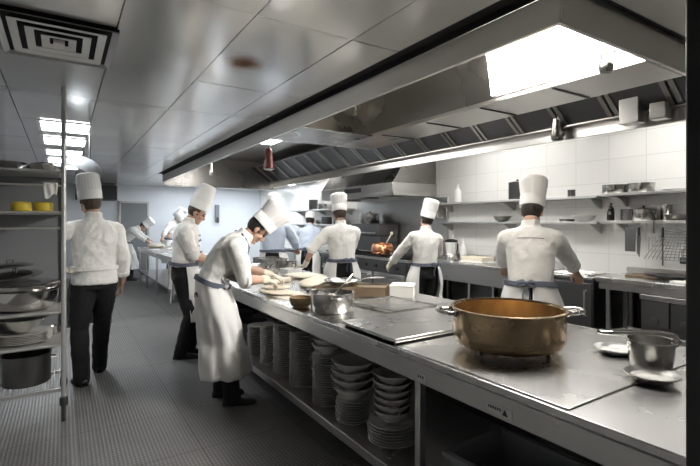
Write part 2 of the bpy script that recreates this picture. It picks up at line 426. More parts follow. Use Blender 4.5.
# grease filters along the wall side
fm = MB(); L_ = .56
fm.box(-.022, .022, 0, .04, 0, L_).box(-.022, .022, .44, .48, 0, L_).box(-.022, .022, .04, .44, 0, .018).box(-.022, .022, .04, .44, L_ - .018, L_)
fp_ = MB().box(-.006, .006, .041, .439, .018, L_ - .018)
f0 = fm.build('filter', 'grill', hood, ang=25); fpm = fp_.mesh('baffle'); fpm.materials.append(M['steel_dark'])
n_f = 0
for k in range(18):
    o = f0 if k == 0 else f0.copy()
    if k: COL.objects.link(o); o.parent = hood
    o.location = (HX1 - .07 - HX0, .04 + k * .505, 2.53 - 2.42); o.rotation_euler = (0, R(-52), 0)
    q = bpy.data.objects.new('baffle', fpm); COL.objects.link(q); q.parent = o
hp('filter_rail', MB().box(HX1 - .12, HX1 - .03, HY0 + .03, HY1 - .03, 2.515, 2.525), 'grill')
for (y, x, l) in ((6.9, 3.0, 1.4), (5.2, 3.4, .9), (3.3, 3.5, .9)):  # third lamp is added to brighten the cooks' backs
    hs = hp('lamp_housing', MB().box(x - .2, x + .2, y - l/2, y + l/2, 2.95, 3.02), 'white_enamel')
    hp('diffuser', MB().box(x - .17, x + .17, y - l/2 + .03, y + l/2 - .03, 2.94, 2.949), 'lamp_bay', hs)
# things bolted inside the canopy
def cup(x, y, z0, z1, r, name='grease_cup'):
    return hp(name, MB().lathe([(.0, z0), (r * .7, z0 + .003), (r * .92, z0 + .02), (r, z0 + .05), (r * .9, (z0 + z1) / 2), (r * .62, z1), (0, z1 + .004)], 20, (x, y, 0)), 'steel_inner', ang=50)
cup(2.45, 1.29, 2.345, 2.475, .04)
hp('cup_bracket', MB().box(2.44, 2.66, 1.28, 1.30, 2.478, 2.49), 'steel_dark')
cup(4.28, 2.74, 2.38, 2.70, .068)
hp('control_box', MB().box(4.2, 4.34, 1.94, 2.10, 2.42, 2.70).box(4.22, 4.34, 1.74, 1.86, 2.42, 2.56), 'steel', bevel=.006)
hp('nozzle', MB().lathe([(.0, 2.33), (.03, 2.335), (.035, 2.4), (.02, 2.44), (.02, 3.02), (0, 3.021)], 14, (2.1, 7.6, 0)), 'steel_pot')

t = thing('heat_lamp', 'small dark red bell shaped lamp hanging inside the canopy', 'lamp', (2.47, 6.0, 2.3))
MB().lathe([(.0, .02), (.075, 0), (.082, .005), (.06, .12), (.045, .27), (.02, .3), (0, .301)], 24).build('shade', 'red', t, ang=50)
MB().lathe([(.0, -.02), (.05, -.012), (.07, .001), (0, .002)], 20).build('lens', 'white_enamel', t, ang=50)
MB().tube([(0, 0, .29), (0, 0, .71)], .008).build('hanging_stem', 'steel_dark', t)

# range hood on the right wall
t = thing('range_hood', 'stainless steel wall hood above the cooking range with the copper pot', 'extractor hood', (4.65, 5.95, 2.0)); o_ = (4.65, 5.95, 2.0)
MB().box(4.65, 5.64, 5.95, 8.4, 2.06, 2.22).box(4.65, 4.68, 5.95, 8.4, 2.0, 2.06).box(4.65, 5.64, 5.95, 5.98, 2.0, 2.06).box(4.65, 5.64, 8.37, 8.4, 2.0, 2.06).build('lip', 'steel', t, o_, bevel=.004)
MB().prism([(4.66, 0, 2.222), (5.64, 0, 2.222), (5.64, 0, 2.84), (5.1, 0, 2.84)], (0, 2.42, 0)).xf(Matrix.Translation((0, 5.965, 0))).build('casing', 'steel_inner', t, o_, ang=20)
MB().box(4.636, 4.65, 6.9, 7.45, 2.10, 2.18).build('control_panel', 'black', t, o_)
for y in (6.5, 7.8): MB().box(4.69, 5.5, y - .3, y + .3, 2.03, 2.058).build('filter', 'steel_dark', t, o_)

# ------------------------------------------------------------------ the island worktop
isl = thing('worktop_table', 'long stainless steel worktop island with a plate shelf underneath', 'work table', (1.45, .45, 0)); OI = (1.45, .45, 0)
def ip(name, mb, m, bevel=0, parent=isl): return mb.build(name, m, parent, OI, bevel=bevel)
ip('top', MB().box(1.45, 2.74, .45, 6.2, .868, .9), 'steel_top', .004)
ip('front_apron', MB().box(1.452, 1.477, .46, 6.19, .772, .866), 'steel', .004)
ip('back_apron', MB().box(2.70, 2.725, .46, 6.19, .772, .866), 'steel', .004)
ip('end_apron', MB().box(1.48, 2.70, .46, .485, .772, .866), 'steel', .004); ip('end_apron', MB().box(1.48, 2.70, 6.165, 6.19, .772, .866), 'steel', .004)
ip('shelf', MB().box(1.462, 2.36, .6, 6.1, .222, .25), 'steel', .003)
ip('shelf_lip', MB().box(1.45, 1.461, .6, 6.1, .20, .257), 'steel', .003)
ip('added_end_panel', MB().box(1.49, 2.365, 6.11, 6.125, .2, .77), 'steel_dark')  # added dark panel, keeps far light from showing under the worktop
ip('back_panel', MB().box(2.37, 2.39, .5, 6.15, .2, .77), 'steel_dark')
for y in (.55, 1.68, 4.55, 6.08):
    for x in (1.485, 2.66):
        lg = ip('leg', MB().box(x - .02, x + .02, y - .02, y + .02, .06, .77), 'steel', .004)
        ip('foot', MB().lathe([(.022, 0), (.024, .01), (.014, .02), (.014, .0595)], 14, (x, y, 0)), 'steel_dark', 0, lg)
for y0, y1, marks in ((1.115, 1.235, 1), (1.60, 1.66, 0)):
    lb = ip('label', MB().box(1.4485, 1.4515, y0, y1, .79, .825), 'sticker')
    mk = MB()
    if marks:
        for k in range(6): mk.box(1.4475, 1.4484, y1 - .012 - k * .011, y1 - .006 - k * .011, .806, .817)
        mk.prism([(1.4475, y0 + .02, .795), (1.4475, y0 + .046, .795), (1.4475, y0 + .033, .82)], (.0009, 0, 0))
    else:
        for k in range(3): mk.box(1.4475, 1.4484, y1 - .012 - k * .016, y1 - .004 - k * .016, .80, .814)
    ip('print', mk, 'print', 0, lb)

# far prep table
ft = thing('worktop_table', 'steel prep table beside the aisle with cooks bent over it', 'work table', (1.66, 7.6, 0)); OF = (1.66, 7.6, 0)
def fp(name, mb, m, bevel=0, parent=ft): return mb.build(name, m, parent, OF, bevel=bevel)
fp('top', MB().box(1.66, 2.5, 7.6, 12.9, .865, .9), 'steel_top', .004)
fp('front_apron', MB().box(1.67, 1.69, 7.62, 12.88, .79, .864), 'steel', .003); fp('end_apron', MB().box(1.69, 2.48, 7.62, 7.64, .79, .864), 'steel', .003)
fp('shelf', MB().box(1.68, 2.48, 7.7, 12.8, .27, .3), 'steel', .003)
for y in (7.72, 9.0, 10.3, 11.6, 12.78):
    for x in (1.70, 2.46): fp('leg', MB().box(x - .02, x + .02, y - .02, y + .02, 0, .79), 'steel', .003)

# ------------------------------------------------------------------ wall benches on the right
WX = 4.95
b1 = thing('wall_bench', 'steel wall bench with two dark drawers and an open bay', 'work table', (WX, 1.2, 0)); O1 = (WX, 1.2, 0)
def bp(name, mb, m, bevel=0, parent=b1): return mb.build(name, m, parent, O1, bevel=bevel)
bp('top', MB().box(WX, 5.645, 1.2, 2.72, .895, .95), 'steel_top', .004)
bp('upstand', MB().box(5.62, 5.645, 1.2, 2.72, .951, 1.03), 'steel', .003)
bp('front_rail', MB().box(WX + .03, WX + .05, 1.22, 2.70, .82, .894), 'steel', .003)
cb = bp('drawer_cabinet', MB().box(WX + .055, 5.6, 1.25, 2.28, .42, .819), 'steel_dark', .004)
for y0, y1 in ((2.02, 2.27), (1.76, 2.01), (1.5, 1.75), (1.26, 1.49)):
    bp('drawer', MB().box(WX + .03, WX + .054, y0, y1 - .006, .50, .76), 'steel_dark', .004, cb)
    bp('drawer_handle', MB().lathe([(.0, 0), (.04, .002), (.036, .010), (0, .014)], 16, m=Matrix.Translation((WX + .029, (y0 + y1) / 2, .56)) @ Matrix.Rotation(R(-90), 4, 'Y')), 'steel_dark', 0, cb)
bp('drawer_rail', MB().box(WX + .02, WX + .054, 1.25, 2.28, .765, .812), 'steel', .003); bp('drawer_base', MB().box(WX + .02, 5.6, 1.25, 2.28, .38, .419), 'steel', .003)
for y in (1.27, 2.62): bp('leg', MB().box(WX + .06, WX + .10, y - .02, y + .02, 0, .819 if y > 2 else .379), 'steel', .003)
bp('back_panel', MB().box(5.58, 5.61, 2.285, 2.69, .1, .89), 'black')
for y in (1.27, 2.62): bp('leg', MB().box(5.5, 5.54, y - .02, y + .02, 0, .379 if y < 2 else .819), 'steel', .003)
bp('shelf', MB().box(WX + .1, 5.57, 2.285, 2.6, .2, .22), 'steel_dark')

t = thing('undercounter_fridge', 'low dark steel cabinet between the wall benches behind the near cook', 'fridge', (WX, 2.76, 0)); o_ = (WX, 2.76, 0)
MB().box(WX + .03, 5.62, 2.76, 3.42, .08, .9).build('body', 'steel_dark', t, o_, bevel=.006)
MB().box(WX + .005, WX + .029, 2.77, 3.41, .14, .86).build('door', 'steel_dark', t, o_, bevel=.006)
MB().tube([(WX + .005, 2.83, .5), (WX - .03, 2.83, .5), (WX - .03, 2.83, .78), (WX + .005, 2.83, .78)], .01).build('door_handle', 'steel', t, o_)
for y in (2.82, 3.36): MB().box(WX + .05, WX + .1, y - .025, y + .025, 0, .079).build('foot', 'black', t, o_)
MB().box(WX + .0, 5.64, 2.75, 3.43, .9005, .93).build('top', 'steel_top', t, o_, bevel=.003)

b2 = thing('wall_bench', 'steel wall bench with deep front rail between two standing cooks', 'work table', (WX, 3.46, 0)); O2 = (WX, 3.46, 0)
def bq(name, mb, m, bevel=0, parent=b2): return mb.build(name, m, parent, O2, bevel=bevel)
bq('top', MB().box(WX, 5.645, 3.46, 5.62, .905, .94), 'steel_top', .004)
bq('upstand', MB().box(5.62, 5.645, 3.46, 5.62, .941, 1.02), 'steel', .003)
bq('front_panel', MB().box(WX + .02, WX + .045, 3.48, 5.60, .66, .904), 'steel', .003)
bq('shelf', MB().box(WX + .05, 5.6, 3.5, 5.58, .2, .225), 'steel_dark')
bq('back_panel', MB().box(5.58, 5.61, 3.48, 5.60, .1, .9), 'steel_dark')
for y in (3.5, 4.6, 5.56):
    for x in (WX + .07, 5.54): bq('leg', MB().box(x - .02, x + .02, y - .02, y + .02, 0, .904), 'steel', .003)

# cooking range with a row of knobs
rg = thing('cooking_range', 'long dark steel cooking range with a row of black knobs', 'stove', (4.7, 5.66, 0)); OR = (4.7, 5.66, 0)
def rp(name, mb, m, bevel=0, parent=rg): return mb.build(name, m, parent, OR, bevel=bevel)
rp('body', MB().box(4.74, 5.62, 5.66, 8.5, .1, .88), 'steel_dark', .005)
rp('top', MB().box(4.7, 5.62, 5.66, 8.5, .8805, .92), 'steel', .004)
rp('control_panel', MB().box(4.71, 4.739, 5.68, 8.48, .70, .85), 'steel_dark', .003)
for k in range(9):
    y = 5.9 + k * .3
    rp('knob', MB().lathe([(0, 0), (.035, 0), (.032, .03), (0, .032)], 16, m=Matrix.Translation((4.709, y, .775)) @ Matrix.Rotation(R(-90), 4, 'Y')), 'black')
for k in range(3):
    y0 = 5.72 + k * .93
    dr = rp('oven_door', MB().box(4.71, 4.739, y0, y0 + .87, .18, .66), 'steel', .006)
    rp('oven_handle', MB().tube([(4.71, y0 + .06, .6), (4.66, y0 + .06, .6), (4.66, y0 + .81, .6), (4.71, y0 + .81, .6)], .012), 'steel_shiny', 0, dr)
for k in range(4):
    y0 = 5.72 + k * .7
    g = MB()
    for q in range(5): g.box(4.78, 5.4, y0 + q * .145, y0 + q * .145 + .02, .922, .945)
    g.box(4.78, 4.80, y0, y0 + .6, .922, .945).box(5.38, 5.4, y0, y0 + .6, .922, .945)
    rp('grate', g, 'black')
for y in (5.75, 8.4):
    for x in (4.8, 5.55): rp('foot', MB().box(x - .03, x + .03, y - .03, y + .03, 0, .0995), 'black')
rp('backsplash', MB().box(5.625, 5.648, 5.66, 8.5, .1, 1.99), 'steel', .002)

t = thing('salamander_grill', 'dark two deck grill oven standing at back of the range', 'oven', (5.2, 7.25, .946)); o_ = (5.2, 7.25, .946)
MB().box(5.15, 5.6, 7.0, 7.95, .98, 1.27).build('lower_deck', 'steel_dark', t, o_, bevel=.006)
MB().box(5.12, 5.6, 6.98, 7.97, 1.29, 1.52).build('upper_deck', 'steel_dark', t, o_, bevel=.006)
MB().box(5.2, 5.58, 7.05, 7.9, 1.2705, 1.2895).build('spacer', 'black', t, o_)
for y in (7.05, 7.85):
    for x in (5.2, 5.5): MB().box(x - .02, x + .02, y - .02, y + .02, .946, .9795).build('leg', 'black', t, o_)
MB().tube([(5.12, 7.1, 1.34), (5.07, 7.1, 1.34), (5.07, 7.85, 1.34), (5.12, 7.85, 1.34)], .012).build('handle', 'steel', t, o_)

# second range section at the far right corner
t = thing('stove_block', 'dark steel equipment block beyond the range behind the pale blue cook', 'stove', (4.75, 8.6, 0)); o_ = (4.75, 8.6, 0)
MB().box(4.78, 5.62, 8.6, 11.2, 0, .87).build('body', 'steel_dark', t, o_, bevel=.006); MB().box(4.74, 5.64, 8.58, 11.22, .8705, .91).build('top', 'steel_top', t, o_, bevel=.004)
for k in range(4): MB().box(4.755, 4.779, 8.64 + k * .65, 9.25 + k * .65, .12, .8).build('door', 'steel', t, o_, bevel=.006)

# ------------------------------------------------------------------ wall shelves
def wall_shelf(label, y0, y1, z, x0=5.3, n=3, group='wall shelves on the tiled wall'):
    t = thing('wall_shelf', label, 'shelf', (x0, y0, z), 0, group)
    MB().box(0, 5.648 - x0, 0, y1 - y0, -.03, 0).build('board', 'steel', t, bevel=.003)
    for k in range(n):
        y = .12 + (y1 - y0 - .27) * k / max(1, n - 1)
        MB().prism([(.08, y, -.031), (.345, y, -.031), (.345, y, -.15), (.32, y, -.15)], (0, .02, 0)).build('bracket', 'steel', t)
wall_shelf('upper steel wall shelf carrying two round pans', 1.2, 2.86, 1.88, n=2)
wall_shelf('lower steel wall shelf with black bottles on it and utensils hanging below', 1.2, 2.86, 1.565, n=2)
wall_shelf('upper steel wall shelf with a tall pot on it behind the near cook', 2.9, 5.7, 1.865, n=3)
wall_shelf('lower steel wall shelf with a white bowl on it behind the near cook', 2.9, 5.7, 1.555, n=3)
wall_shelf('upper steel wall shelf in the far corner beyond the range hood', 8.6, 11.3, 1.86, n=3)
wall_shelf('lower steel wall shelf in the far corner beyond the range hood', 8.6, 11.3, 1.5, n=3)

# far wall units left of the grey door
t = thing('wall_cupboard', 'dark cupboard high on the far wall at end of aisle', 'cabinet', (.3, 14.1, 2.15))
MB().box(0, 1.0, 0, .39, 0, .42).build('body', 'grey_paint', t, bevel=.005)
for k in range(2): MB().box(.01 + .495 * k, .49 + .495 * k, -.02, -.001, .02, .4).build('door', 'dark_paint', t, bevel=.004)
t = thing('equipment_unit', 'tall pale unit on the far wall below the dark cupboard', 'cabinet', (.3, 13.95, 0))
MB().box(0, 1.0, 0, .54, 0, 1.5).build('body', 'white_enamel', t, bevel=.006)
MB().box(0, 1.0, -.06, .54, 1.502, 1.53).build('top', 'steel', t)
MB().box(.02, .98, -.02, -.001, .95, 1.1).build('control_panel', 'steel_dark', t)
for k in range(2): MB().box(.02 + .485 * k, .495 + .485 * k, -.022, -.001, .1, .9).build('door', 'white_enamel', t, bevel=.005)
t = thing('paper_dispenser', 'narrow dark dispenser fixed on the pale far wall', 'dispenser', (4.12, 14.36, 1.5))
MB().box(0, .11, 0, .138, .05, .6).build('body', 'grey_paint', t, bevel=.01); MB().box(.02, .09, -.008, -.001, .02, .2).build('front_cover', 'dark_paint', t); MB().box(.03, .08, .1381, .1399, .1, .55).build('wall_mount', 'steel', t)
# ------------------------------------------------------------------ people
def lerp(a, b, t): return a + (b - a) * t
def ik(S, W, l1, l2, pole):
    d = W - S; L = min(d.length, (l1 + l2) * .995); t = d.normalized(); W2 = S + t * L
    c = (l1 * l1 - l2 * l2 + L * L) / (2 * L); h = math.sqrt(max(0, l1 * l1 - c * c))
    p = (pole - t * pole.dot(t)).normalized()
    return S + t * c + p * h, W2

def crings(st, n=28):
    """loft stations (centre, x axis, y axis, rx, ry) smoothed by Catmull-Rom"""
    out = []
    def cr(p0, p1, p2, p3, t): return .5 * ((2 * p1) + (p2 - p0) * t + (2 * p0 - 5 * p1 + 4 * p2 - p3) * t * t + (3 * p1 - p0 - 3 * p2 + p3) * t ** 3)
    k = len(st)
    for i in range(k - 1):
        q = [st[max(0, i - 1)], st[i], st[i + 1], st[min(k - 1, i + 2)]]
        for s in range(4):
            t = s / 4
            out.append([cr(*[x[j] for x in q], t) for j in range(5)])
    out.append(list(st[-1]))
    rs = []
    for c, ax, ay, rx, ry in out:
        ax = ax.normalized(); ay = ay.normalized()
        ring = []
        for i in range(n):
            a = 2 * pi * i / n; ca, sa = cos(a), sin(a)
            e = .88
            ring.append(c + ax * rx * math.copysign(abs(ca) ** e, ca) + ay * ry * math.copysign(abs(sa) ** e, sa))
        rs.append(ring)
    return rs

def hand_shapes(mb, W, d, pn, side, curl=22, grow=0.):
    """palm, four bent fingers of different length, thumb from the side of the palm"""
    d = d.normalized(); pn = (pn - d * pn.dot(d)).normalized(); x = d.cross(pn).normalized() * side   # x points to the thumb side
    P = lambda a, b, c: W + d * a + x * b + pn * c
    for b, r0, r1 in ((-.026, .014, .0125), (-.009, .015, .0135), (.009, .015, .0135), (.025, .015, .013)):
        mb.capsule(P(.0, b * .6, 0), P(.088, b, .002), r0 + grow, r1 + grow, 10, 3)
    for b, L, r in ((-.029, .058, .0085), (-.0100, .074, .0092), (.0095, .08, .0095), (.0285, .072, .0092)):
        p = P(.086, b, .0); an = R(curl * .7); q = d.copy(); pts = [p]; rad = [r * 1.12 + grow]
        for k, fr in enumerate((.44, .32, .24)):
            q = (d * cos(an) + pn * sin(an) + x * b * 1.6).normalized(); p = p + q * L * fr
            pts.append(p); rad.append(r * (1 - .1 * (k + 1)) + grow); an += R(curl)
        mb.chain(pts, rad)
    a = P(.02, .024, .006); b_ = P(.055, .05, .018); c = P(.083, .056, .028); e = P(.104, .052, .036)
    mb.chain([a, b_, c, e], [.017 + grow, .0125 + grow, .0105 + grow, .0085 + grow])

def cook(loc, heading, label, lean=8, side=0, head=(15, 0, 0), hands=(None, None), poles=(None, None), palms=(None, None), hdirs=(None, None), curl=22,
         feet=((-.11, 0, 8), (.11, 0, -8)), sleeve=(.25, .25), apron=None, hat=(.27, .105), hat_tilt=8, jacket='cloth', hair='hair', tuck=True, gloves=False,
         scale=1., voxel=.008, bow=False, bib=False, tails=0, buttons=False, cap=False, twist=0, tie='tie', group='cooks at work in the kitchen'):
    """feet: (x, y, toe angle); hands in world coordinates; head: (pitch, yaw, roll)"""
    rz = R(heading - 90)
    root = thing('person', label, 'person', loc, rz, group)
    inv = Matrix.Rotation(-rz, 4, 'Z') @ Matrix.Translation(-V(loc))
    a = R(lean)
    def F(q): return Matrix.Rotation(R(side) * q, 3, 'Y') @ Matrix.Rotation(R(twist) * q, 3, 'Z') @ Matrix.Rotation(-a * q, 3, 'X')
    ph = .95 * scale
    pel = V((0, -.16 * sin(a), ph)); s = scale
    def ax(q): m = F(q); return m @ V((1, 0, 0)), m @ V((0, 1, 0)), m @ V((0, 0, 1))
    P0 = pel - V((0, 0, .09 * s)); P1 = pel
    P2 = P1 + ax(.35)[2] * .14 * s; P3 = P2 + ax(.75)[2] * .13 * s; P4 = P3 + ax(1)[2] * .13 * s; P5 = P4 + ax(1.05)[2] * .095 * s; P6 = P5 + ax(1.1)[2] * .065 * s
    A = [ax(q) for q in (0, .15, .5, .85, 1, 1.05, 1.1)]
    Mh = Matrix.Rotation(R(heading * 0), 3, 'Z') @ Matrix.Rotation(R(head[1]), 3, 'Z') @ Matrix.Rotation(R(head[2]), 3, 'Y') @ Matrix.Rotation(-R(head[0]), 3, 'X')
    un = (A[6][2] * .6 + Mh @ V((0, 0, 1)) * .6).normalized()
    HB = P6 + un * .036 * s                                   # base of the head
    HC = HB + Mh @ V((0, .018, .115)) * s
    # ---- arms
    arms = []
    for i, sg in enumerate((-1, 1)):
        S = P5 + A[5][0] * sg * .182 * s - A[5][2] * .035 * s
        tgt = hands[i]
        W = inv @ V(tgt) if tgt is not None else S + V((sg * .07, .05, -.52)) * s
        pole = V(poles[i]) if poles[i] else V((sg * .5, -.8, -.4))
        E, W = ik(S, W, .29 * s, .255 * s, pole)
        arms.append((S, E, W, sg))
    # ---- legs
    legs = []
    for i, sg in enumerate((-1, 1)):
        fx, fy, fa = feet[i]; H = pel + V((sg * .088 * s, 0, -.04 * s)); An = V((fx, fy, .085))
        fwd = Matrix.Rotation(R(fa), 3, 'Z') @ V((0, 1, 0))
        K, An2 = ik(H, An, .43 * s, .42 * s, fwd); An2 = V((An.x, An.y, An.z)) if (An - H).length <= .85 * s * 1.03 else An2
        legs.append((H, K, An2, fwd, fa))
    def wr(amp, fr, seed):
        def f(p):
            q = V((p.x * fr + p.z * 2.5, p.y * fr, p.z * fr * .8 + seed))
            n1 = noise.noise(q); n2 = noise.noise(V((p.x * fr * 1.9 - p.z * 6, p.y * fr * 1.9, p.z * fr * 1.5 - seed)))
            return amp * ((1 - 2.6 * abs(n1)) * .55 + .45 * (1 - 2.6 * abs(n2)))
        return f
    sd = hash(label) % 97 if False else sum(map(ord, label)) % 97
    # ---- body: one continuous figure
    mb = MB()
    def torso(g, lo=0, hi=7):
        base = [(P0, A[0], .15, .10), (P1, A[1], .165, .112), (P2, A[2], .148, .102), (P3, A[3], .158, .115), (P4, A[4], .172, .122), (P5, A[5], .155, .098), (P6, A[6], .068, .062)]
        return [(c, x[0], x[1], rx * s + g, ry * s + g) for c, x, rx, ry in base[lo:hi]]
    mb.rings(crings(torso(-.008)))
    for S, E, W, sg in arms:
        mb.chain([S, E], [.058 * s, .043 * s]); mb.chain([E, lerp(E, W, .3), W], [.044 * s, .045 * s, .027 * s])
    for H, K, An, fw, fa in legs: mb.chain([H, K, An], [.085 * s, .056 * s, .038 * s])
    mb.capsule(P6 - A[6][2] * .03, HB + Mh @ V((0, 0, .045)), .058 * s, .056 * s)
    def hp_(p): return HC + Mh @ (V(p) * s)
    E3 = Mh
    mb.ellipsoid(hp_((0, -.012, .022)), (.077 * s, .096 * s, .094 * s), E3)
    mb.ellipsoid(hp_((0, .026, -.045)), (.060 * s, .066 * s, .078 * s), E3)
    mb.ellipsoid(hp_((0, .070, -.098)), (.028 * s, .022 * s, .020 * s), E3)
    mb.capsule(hp_((0, .086, .012)), hp_((0, .103, -.03)), .0095 * s, .0155 * s)
    for sg in (-1, 1):
        mb.ellipsoid(hp_((sg * .078, -.008, -.012)), (.011 * s, .021 * s, .032 * s), E3, 10, 8)
        mb.ellipsoid(hp_((sg * .034, .068, -.03)), (.024 * s, .02 * s, .022 * s), E3, 10, 8)
        mb.ellipsoid(hp_((sg * .010, .100, -.036)), (.011 * s, .010 * s, .009 * s), E3, 8, 6)
    mb.ellipsoid(hp_((0, .074, .026)), (.046 * s, .017 * s, .012 * s), E3)
    mb.ellipsoid(hp_((0, .085, -.062)), (.023 * s, .010 * s, .0065 * s), E3, 10, 6); mb.ellipsoid(hp_((0, .083, -.073)), (.020 * s, .010 * s, .006 * s), E3, 10, 6)
    hd = []
    for i, (S, E, W, sg) in enumerate(arms):
        d = (V(hdirs[i]) if hdirs[i] else (W - E)).normalized()
        if hdirs[i]: d = (Matrix.Rotation(-rz, 3, 'Z') @ d)
        pn = (Matrix.Rotation(-rz, 3, 'Z') @ V(palms[i])) if palms[i] else V((-sg, .15, -.1))
        # thumb side: inward/forward
        x = d.cross(pn); want = V((-sg * .6, .7, .3)) if palms[i] else V((0, 1, .2))
        si = 1 if x.dot(want) > 0 else -1
        hd.append((W, d, pn, si)); hand_shapes(mb, W, d, pn, si, curl)
    me = solid(mb, 'body', voxel if voxel > .0061 else .005, 2); me.materials.append(M['skin'])
    link('body', me, root, ang=0).data.shade_smooth()
    if gloves:
        g = MB()
        for i, (W, d, pn, si) in enumerate(hd):
            if gloves is True or gloves == i + 1:
                hand_shapes(g, W, d, pn, si, curl, .0025); S, E, W_, sg = arms[i]
                g.capsule(lerp(E, W_, .78), W_, .039 * s, .034 * s)
                me = solid(g, 'glove', .005, 1); me.materials.append(M['glove']); link('glove', me, root, ang=0).data.shade_smooth(); g = MB()
    if voxel < .0095:
        for sg in (-1, 1):
            MB().ellipsoid(hp_((sg * .033, .079, .004)), (.0105 * s,) * 3, None, 10, 8).build('eye', 'eye', root, ang=180)
            MB().ellipsoid(hp_((sg * .033, .086, .030)), (.018 * s, .007 * s, .0045 * s), E3, 10, 6).build('eyebrow', hair, root, ang=180)
    # ---- hair: cap of hair round the back and sides
    hm = MB(); nu, nv = 28, 16; gv = []
    for j in range(nv + 1):
        phi = R(-62) + (R(88) - R(-62)) * j / nv
        for i in range(nu):
            an = 2 * pi * i / nu; q = V((.0815 * cos(phi) * cos(an), -.012 + .1005 * cos(phi) * sin(an), .022 + .099 * sin(phi)))
            gv.append(q)
    fs = []
    for j in range(nv):
        for i in range(nu):
            ids = (j * nu + i, j * nu + (i + 1) % nu, (j + 1) * nu + (i + 1) % nu, (j + 1) * nu + i)
            c = sum((gv[k] for k in ids), V()) / 4
            if (c.y < -.018 and c.z > -.075) or (c.y < .03 and c.z > .01) or c.z > .075 or (-.018 < c.y < .02 and c.z > -.03 and abs(c.x) > .07 and c.y > .005): fs.append(ids)
    hm.add([hp_(q) for q in gv], fs)
    o = hm.build('hair', hair, root, ang=180); so = o.modifiers.new('thick', 'SOLIDIFY'); so.thickness = .009; so.offset = 0
    # ---- trousers
    tm = MB(); st = torso(.012, 0, 3); st[-1] = (lerp(P1, P2, .85), A[2][0], A[2][1], .166 * s, .12 * s)
    tm.rings(crings(st))
    for H, K, An, fw, fa in legs:
        tm.chain([H, lerp(H, K, .5), K], [.104 * s, .095 * s, .076 * s]); bot = An + V((0, -.008, -.03))
        tm.chain([K, lerp(K, bot, .5), bot], [.076 * s, .072 * s, .068 * s])
    me = solid(tm, 'trousers', max(.01, voxel), 2, wr(.008, 6, sd)); me.materials.append(M['trousers']); link('trousers', me, root, ang=0).data.shade_smooth()
    # ---- shoes
    for H, K, An, fw, fa in legs:
        sm = MB(); rs = []
        for t, w, h in ((-.085, .018, .035), (-.075, .032, .06), (-.04, .039, .078), (0, .041, .08), (.05, .043, .066), (.10, .048, .052), (.14, .045, .044), (.17, .034, .037), (.188, .014, .028)):
            ring = []
            for i in range(16):
                an = 2 * pi * i / 16; zz = sin(an); ring.append(V((w * math.copysign(abs(cos(an)) ** .7, cos(an)), t, max(0, h / 2 + h / 2 * math.copysign(abs(zz) ** .7, zz)))))
            rs.append(ring)
        sm.rings(rs); sm.xf(Matrix.Translation((An.x, An.y, An.z - .085 + .002)) @ Matrix.Rotation(R(fa), 4, 'Z')); sh = sm.build('shoe', 'shoe', root, ang=60)
        so_ = MB()
        out = [(-.03, -.085), (.03, -.085), (.04, -.04), (.043, .04), (.05, .11), (.036, .175), (0, .196), (-.036, .175), (-.05, .11), (-.043, .04), (-.04, -.04)]
        so_.prism([V((x, y, 0)) for x, y in out], (0, 0, .016)).xf(Matrix.Translation((An.x, An.y, An.z - .085 + .001)) @ Matrix.Rotation(R(fa), 4, 'Z')); so_.build('sole', 'rubber', sh)
    # ---- jacket
    jm = MB(); st = torso(.016 if tuck else .024, 0 if not tuck else 1, 7)
    if not tuck: st[0] = (lerp(P0, P1, .55), A[0][0], A[0][1], .185 * s, .135 * s)
    if tuck: st[0] = (lerp(P1, P2, .5), A[2][0], A[2][1], .174 * s, .126 * s)
    st[-1] = (P6 + A[6][2] * .015, A[6][0], A[6][1], .073 * s, .070 * s)
    jm.rings(crings(st))
    jm.rings(crings([(P6 - A[6][2] * .015, A[6][0], A[6][1], .082 * s, .08 * s), (P6 + A[6][2] * .012, A[6][0], A[6][1], .074 * s, .072 * s), (HB + un * .028 * s, un.cross(V((0, 1, 0))).cross(un) if False else A[6][0], A[6][1], .070 * s, .07 * s)]))
    cuffs = []
    for i, (S, E, W, sg) in enumerate(arms):
        fr = sleeve[i]; end = lerp(E, W, fr) if fr >= 0 else lerp(S, E, 1 + fr)
        jm.capsule(lerp(P5, S, .55), S, .082 * s, .074 * s)
        if fr >= 0: jm.chain([S, lerp(S, E, .5), E, end], [.076 * s, .070 * s, .060 * s, (.056 - .012 * fr) * s]); d = (W - E).normalized()
        else: jm.chain([S, end], [.078 * s, .068 * s]); d = (E - S).normalized()
        cuffs.append((end, d, (.060 - .010 * max(fr, 0)) * s if fr >= 0 else .070 * s))
    me = solid(jm, 'jacket', max(.0085, voxel), 3, wr(.0115, 6.0, sd)); me.materials.append(M[jacket])
    link('jacket', me, root, ang=0).data.shade_smooth()
    tree = BVHTree.FromPolygons([v.co.copy() for v in me.vertices], [tuple(p.vertices) for p in me.polygons])
    for end, d, r in cuffs:
        x = d.orthogonal().normalized(); y = d.cross(x)
        rs = [[end + d * t + (x * cos(2 * pi * k / 20) + y * sin(2 * pi * k / 20)) * (r + g) for k in range(20)] for t, g in ((-.03, .002), (-.025, .010), (.012, .009), (.018, .003), (.012, -.012), (-.02, -.012))]
        MB().rings(rs, closed=True).build('cuff', jacket, root, ang=50)
    # ---- apron wrapped round the hips, its tie and bow
    wc = lerp(P1, P2, .72); wa = A[2]
    wrx, wry = .185 * s, .142 * s
    def waist(an, g=0., dz=0.):
        return wc + wa[0] * (wrx + g) * sin(an) + wa[1] * (wry + g) * cos(an) + wa[2] * dz
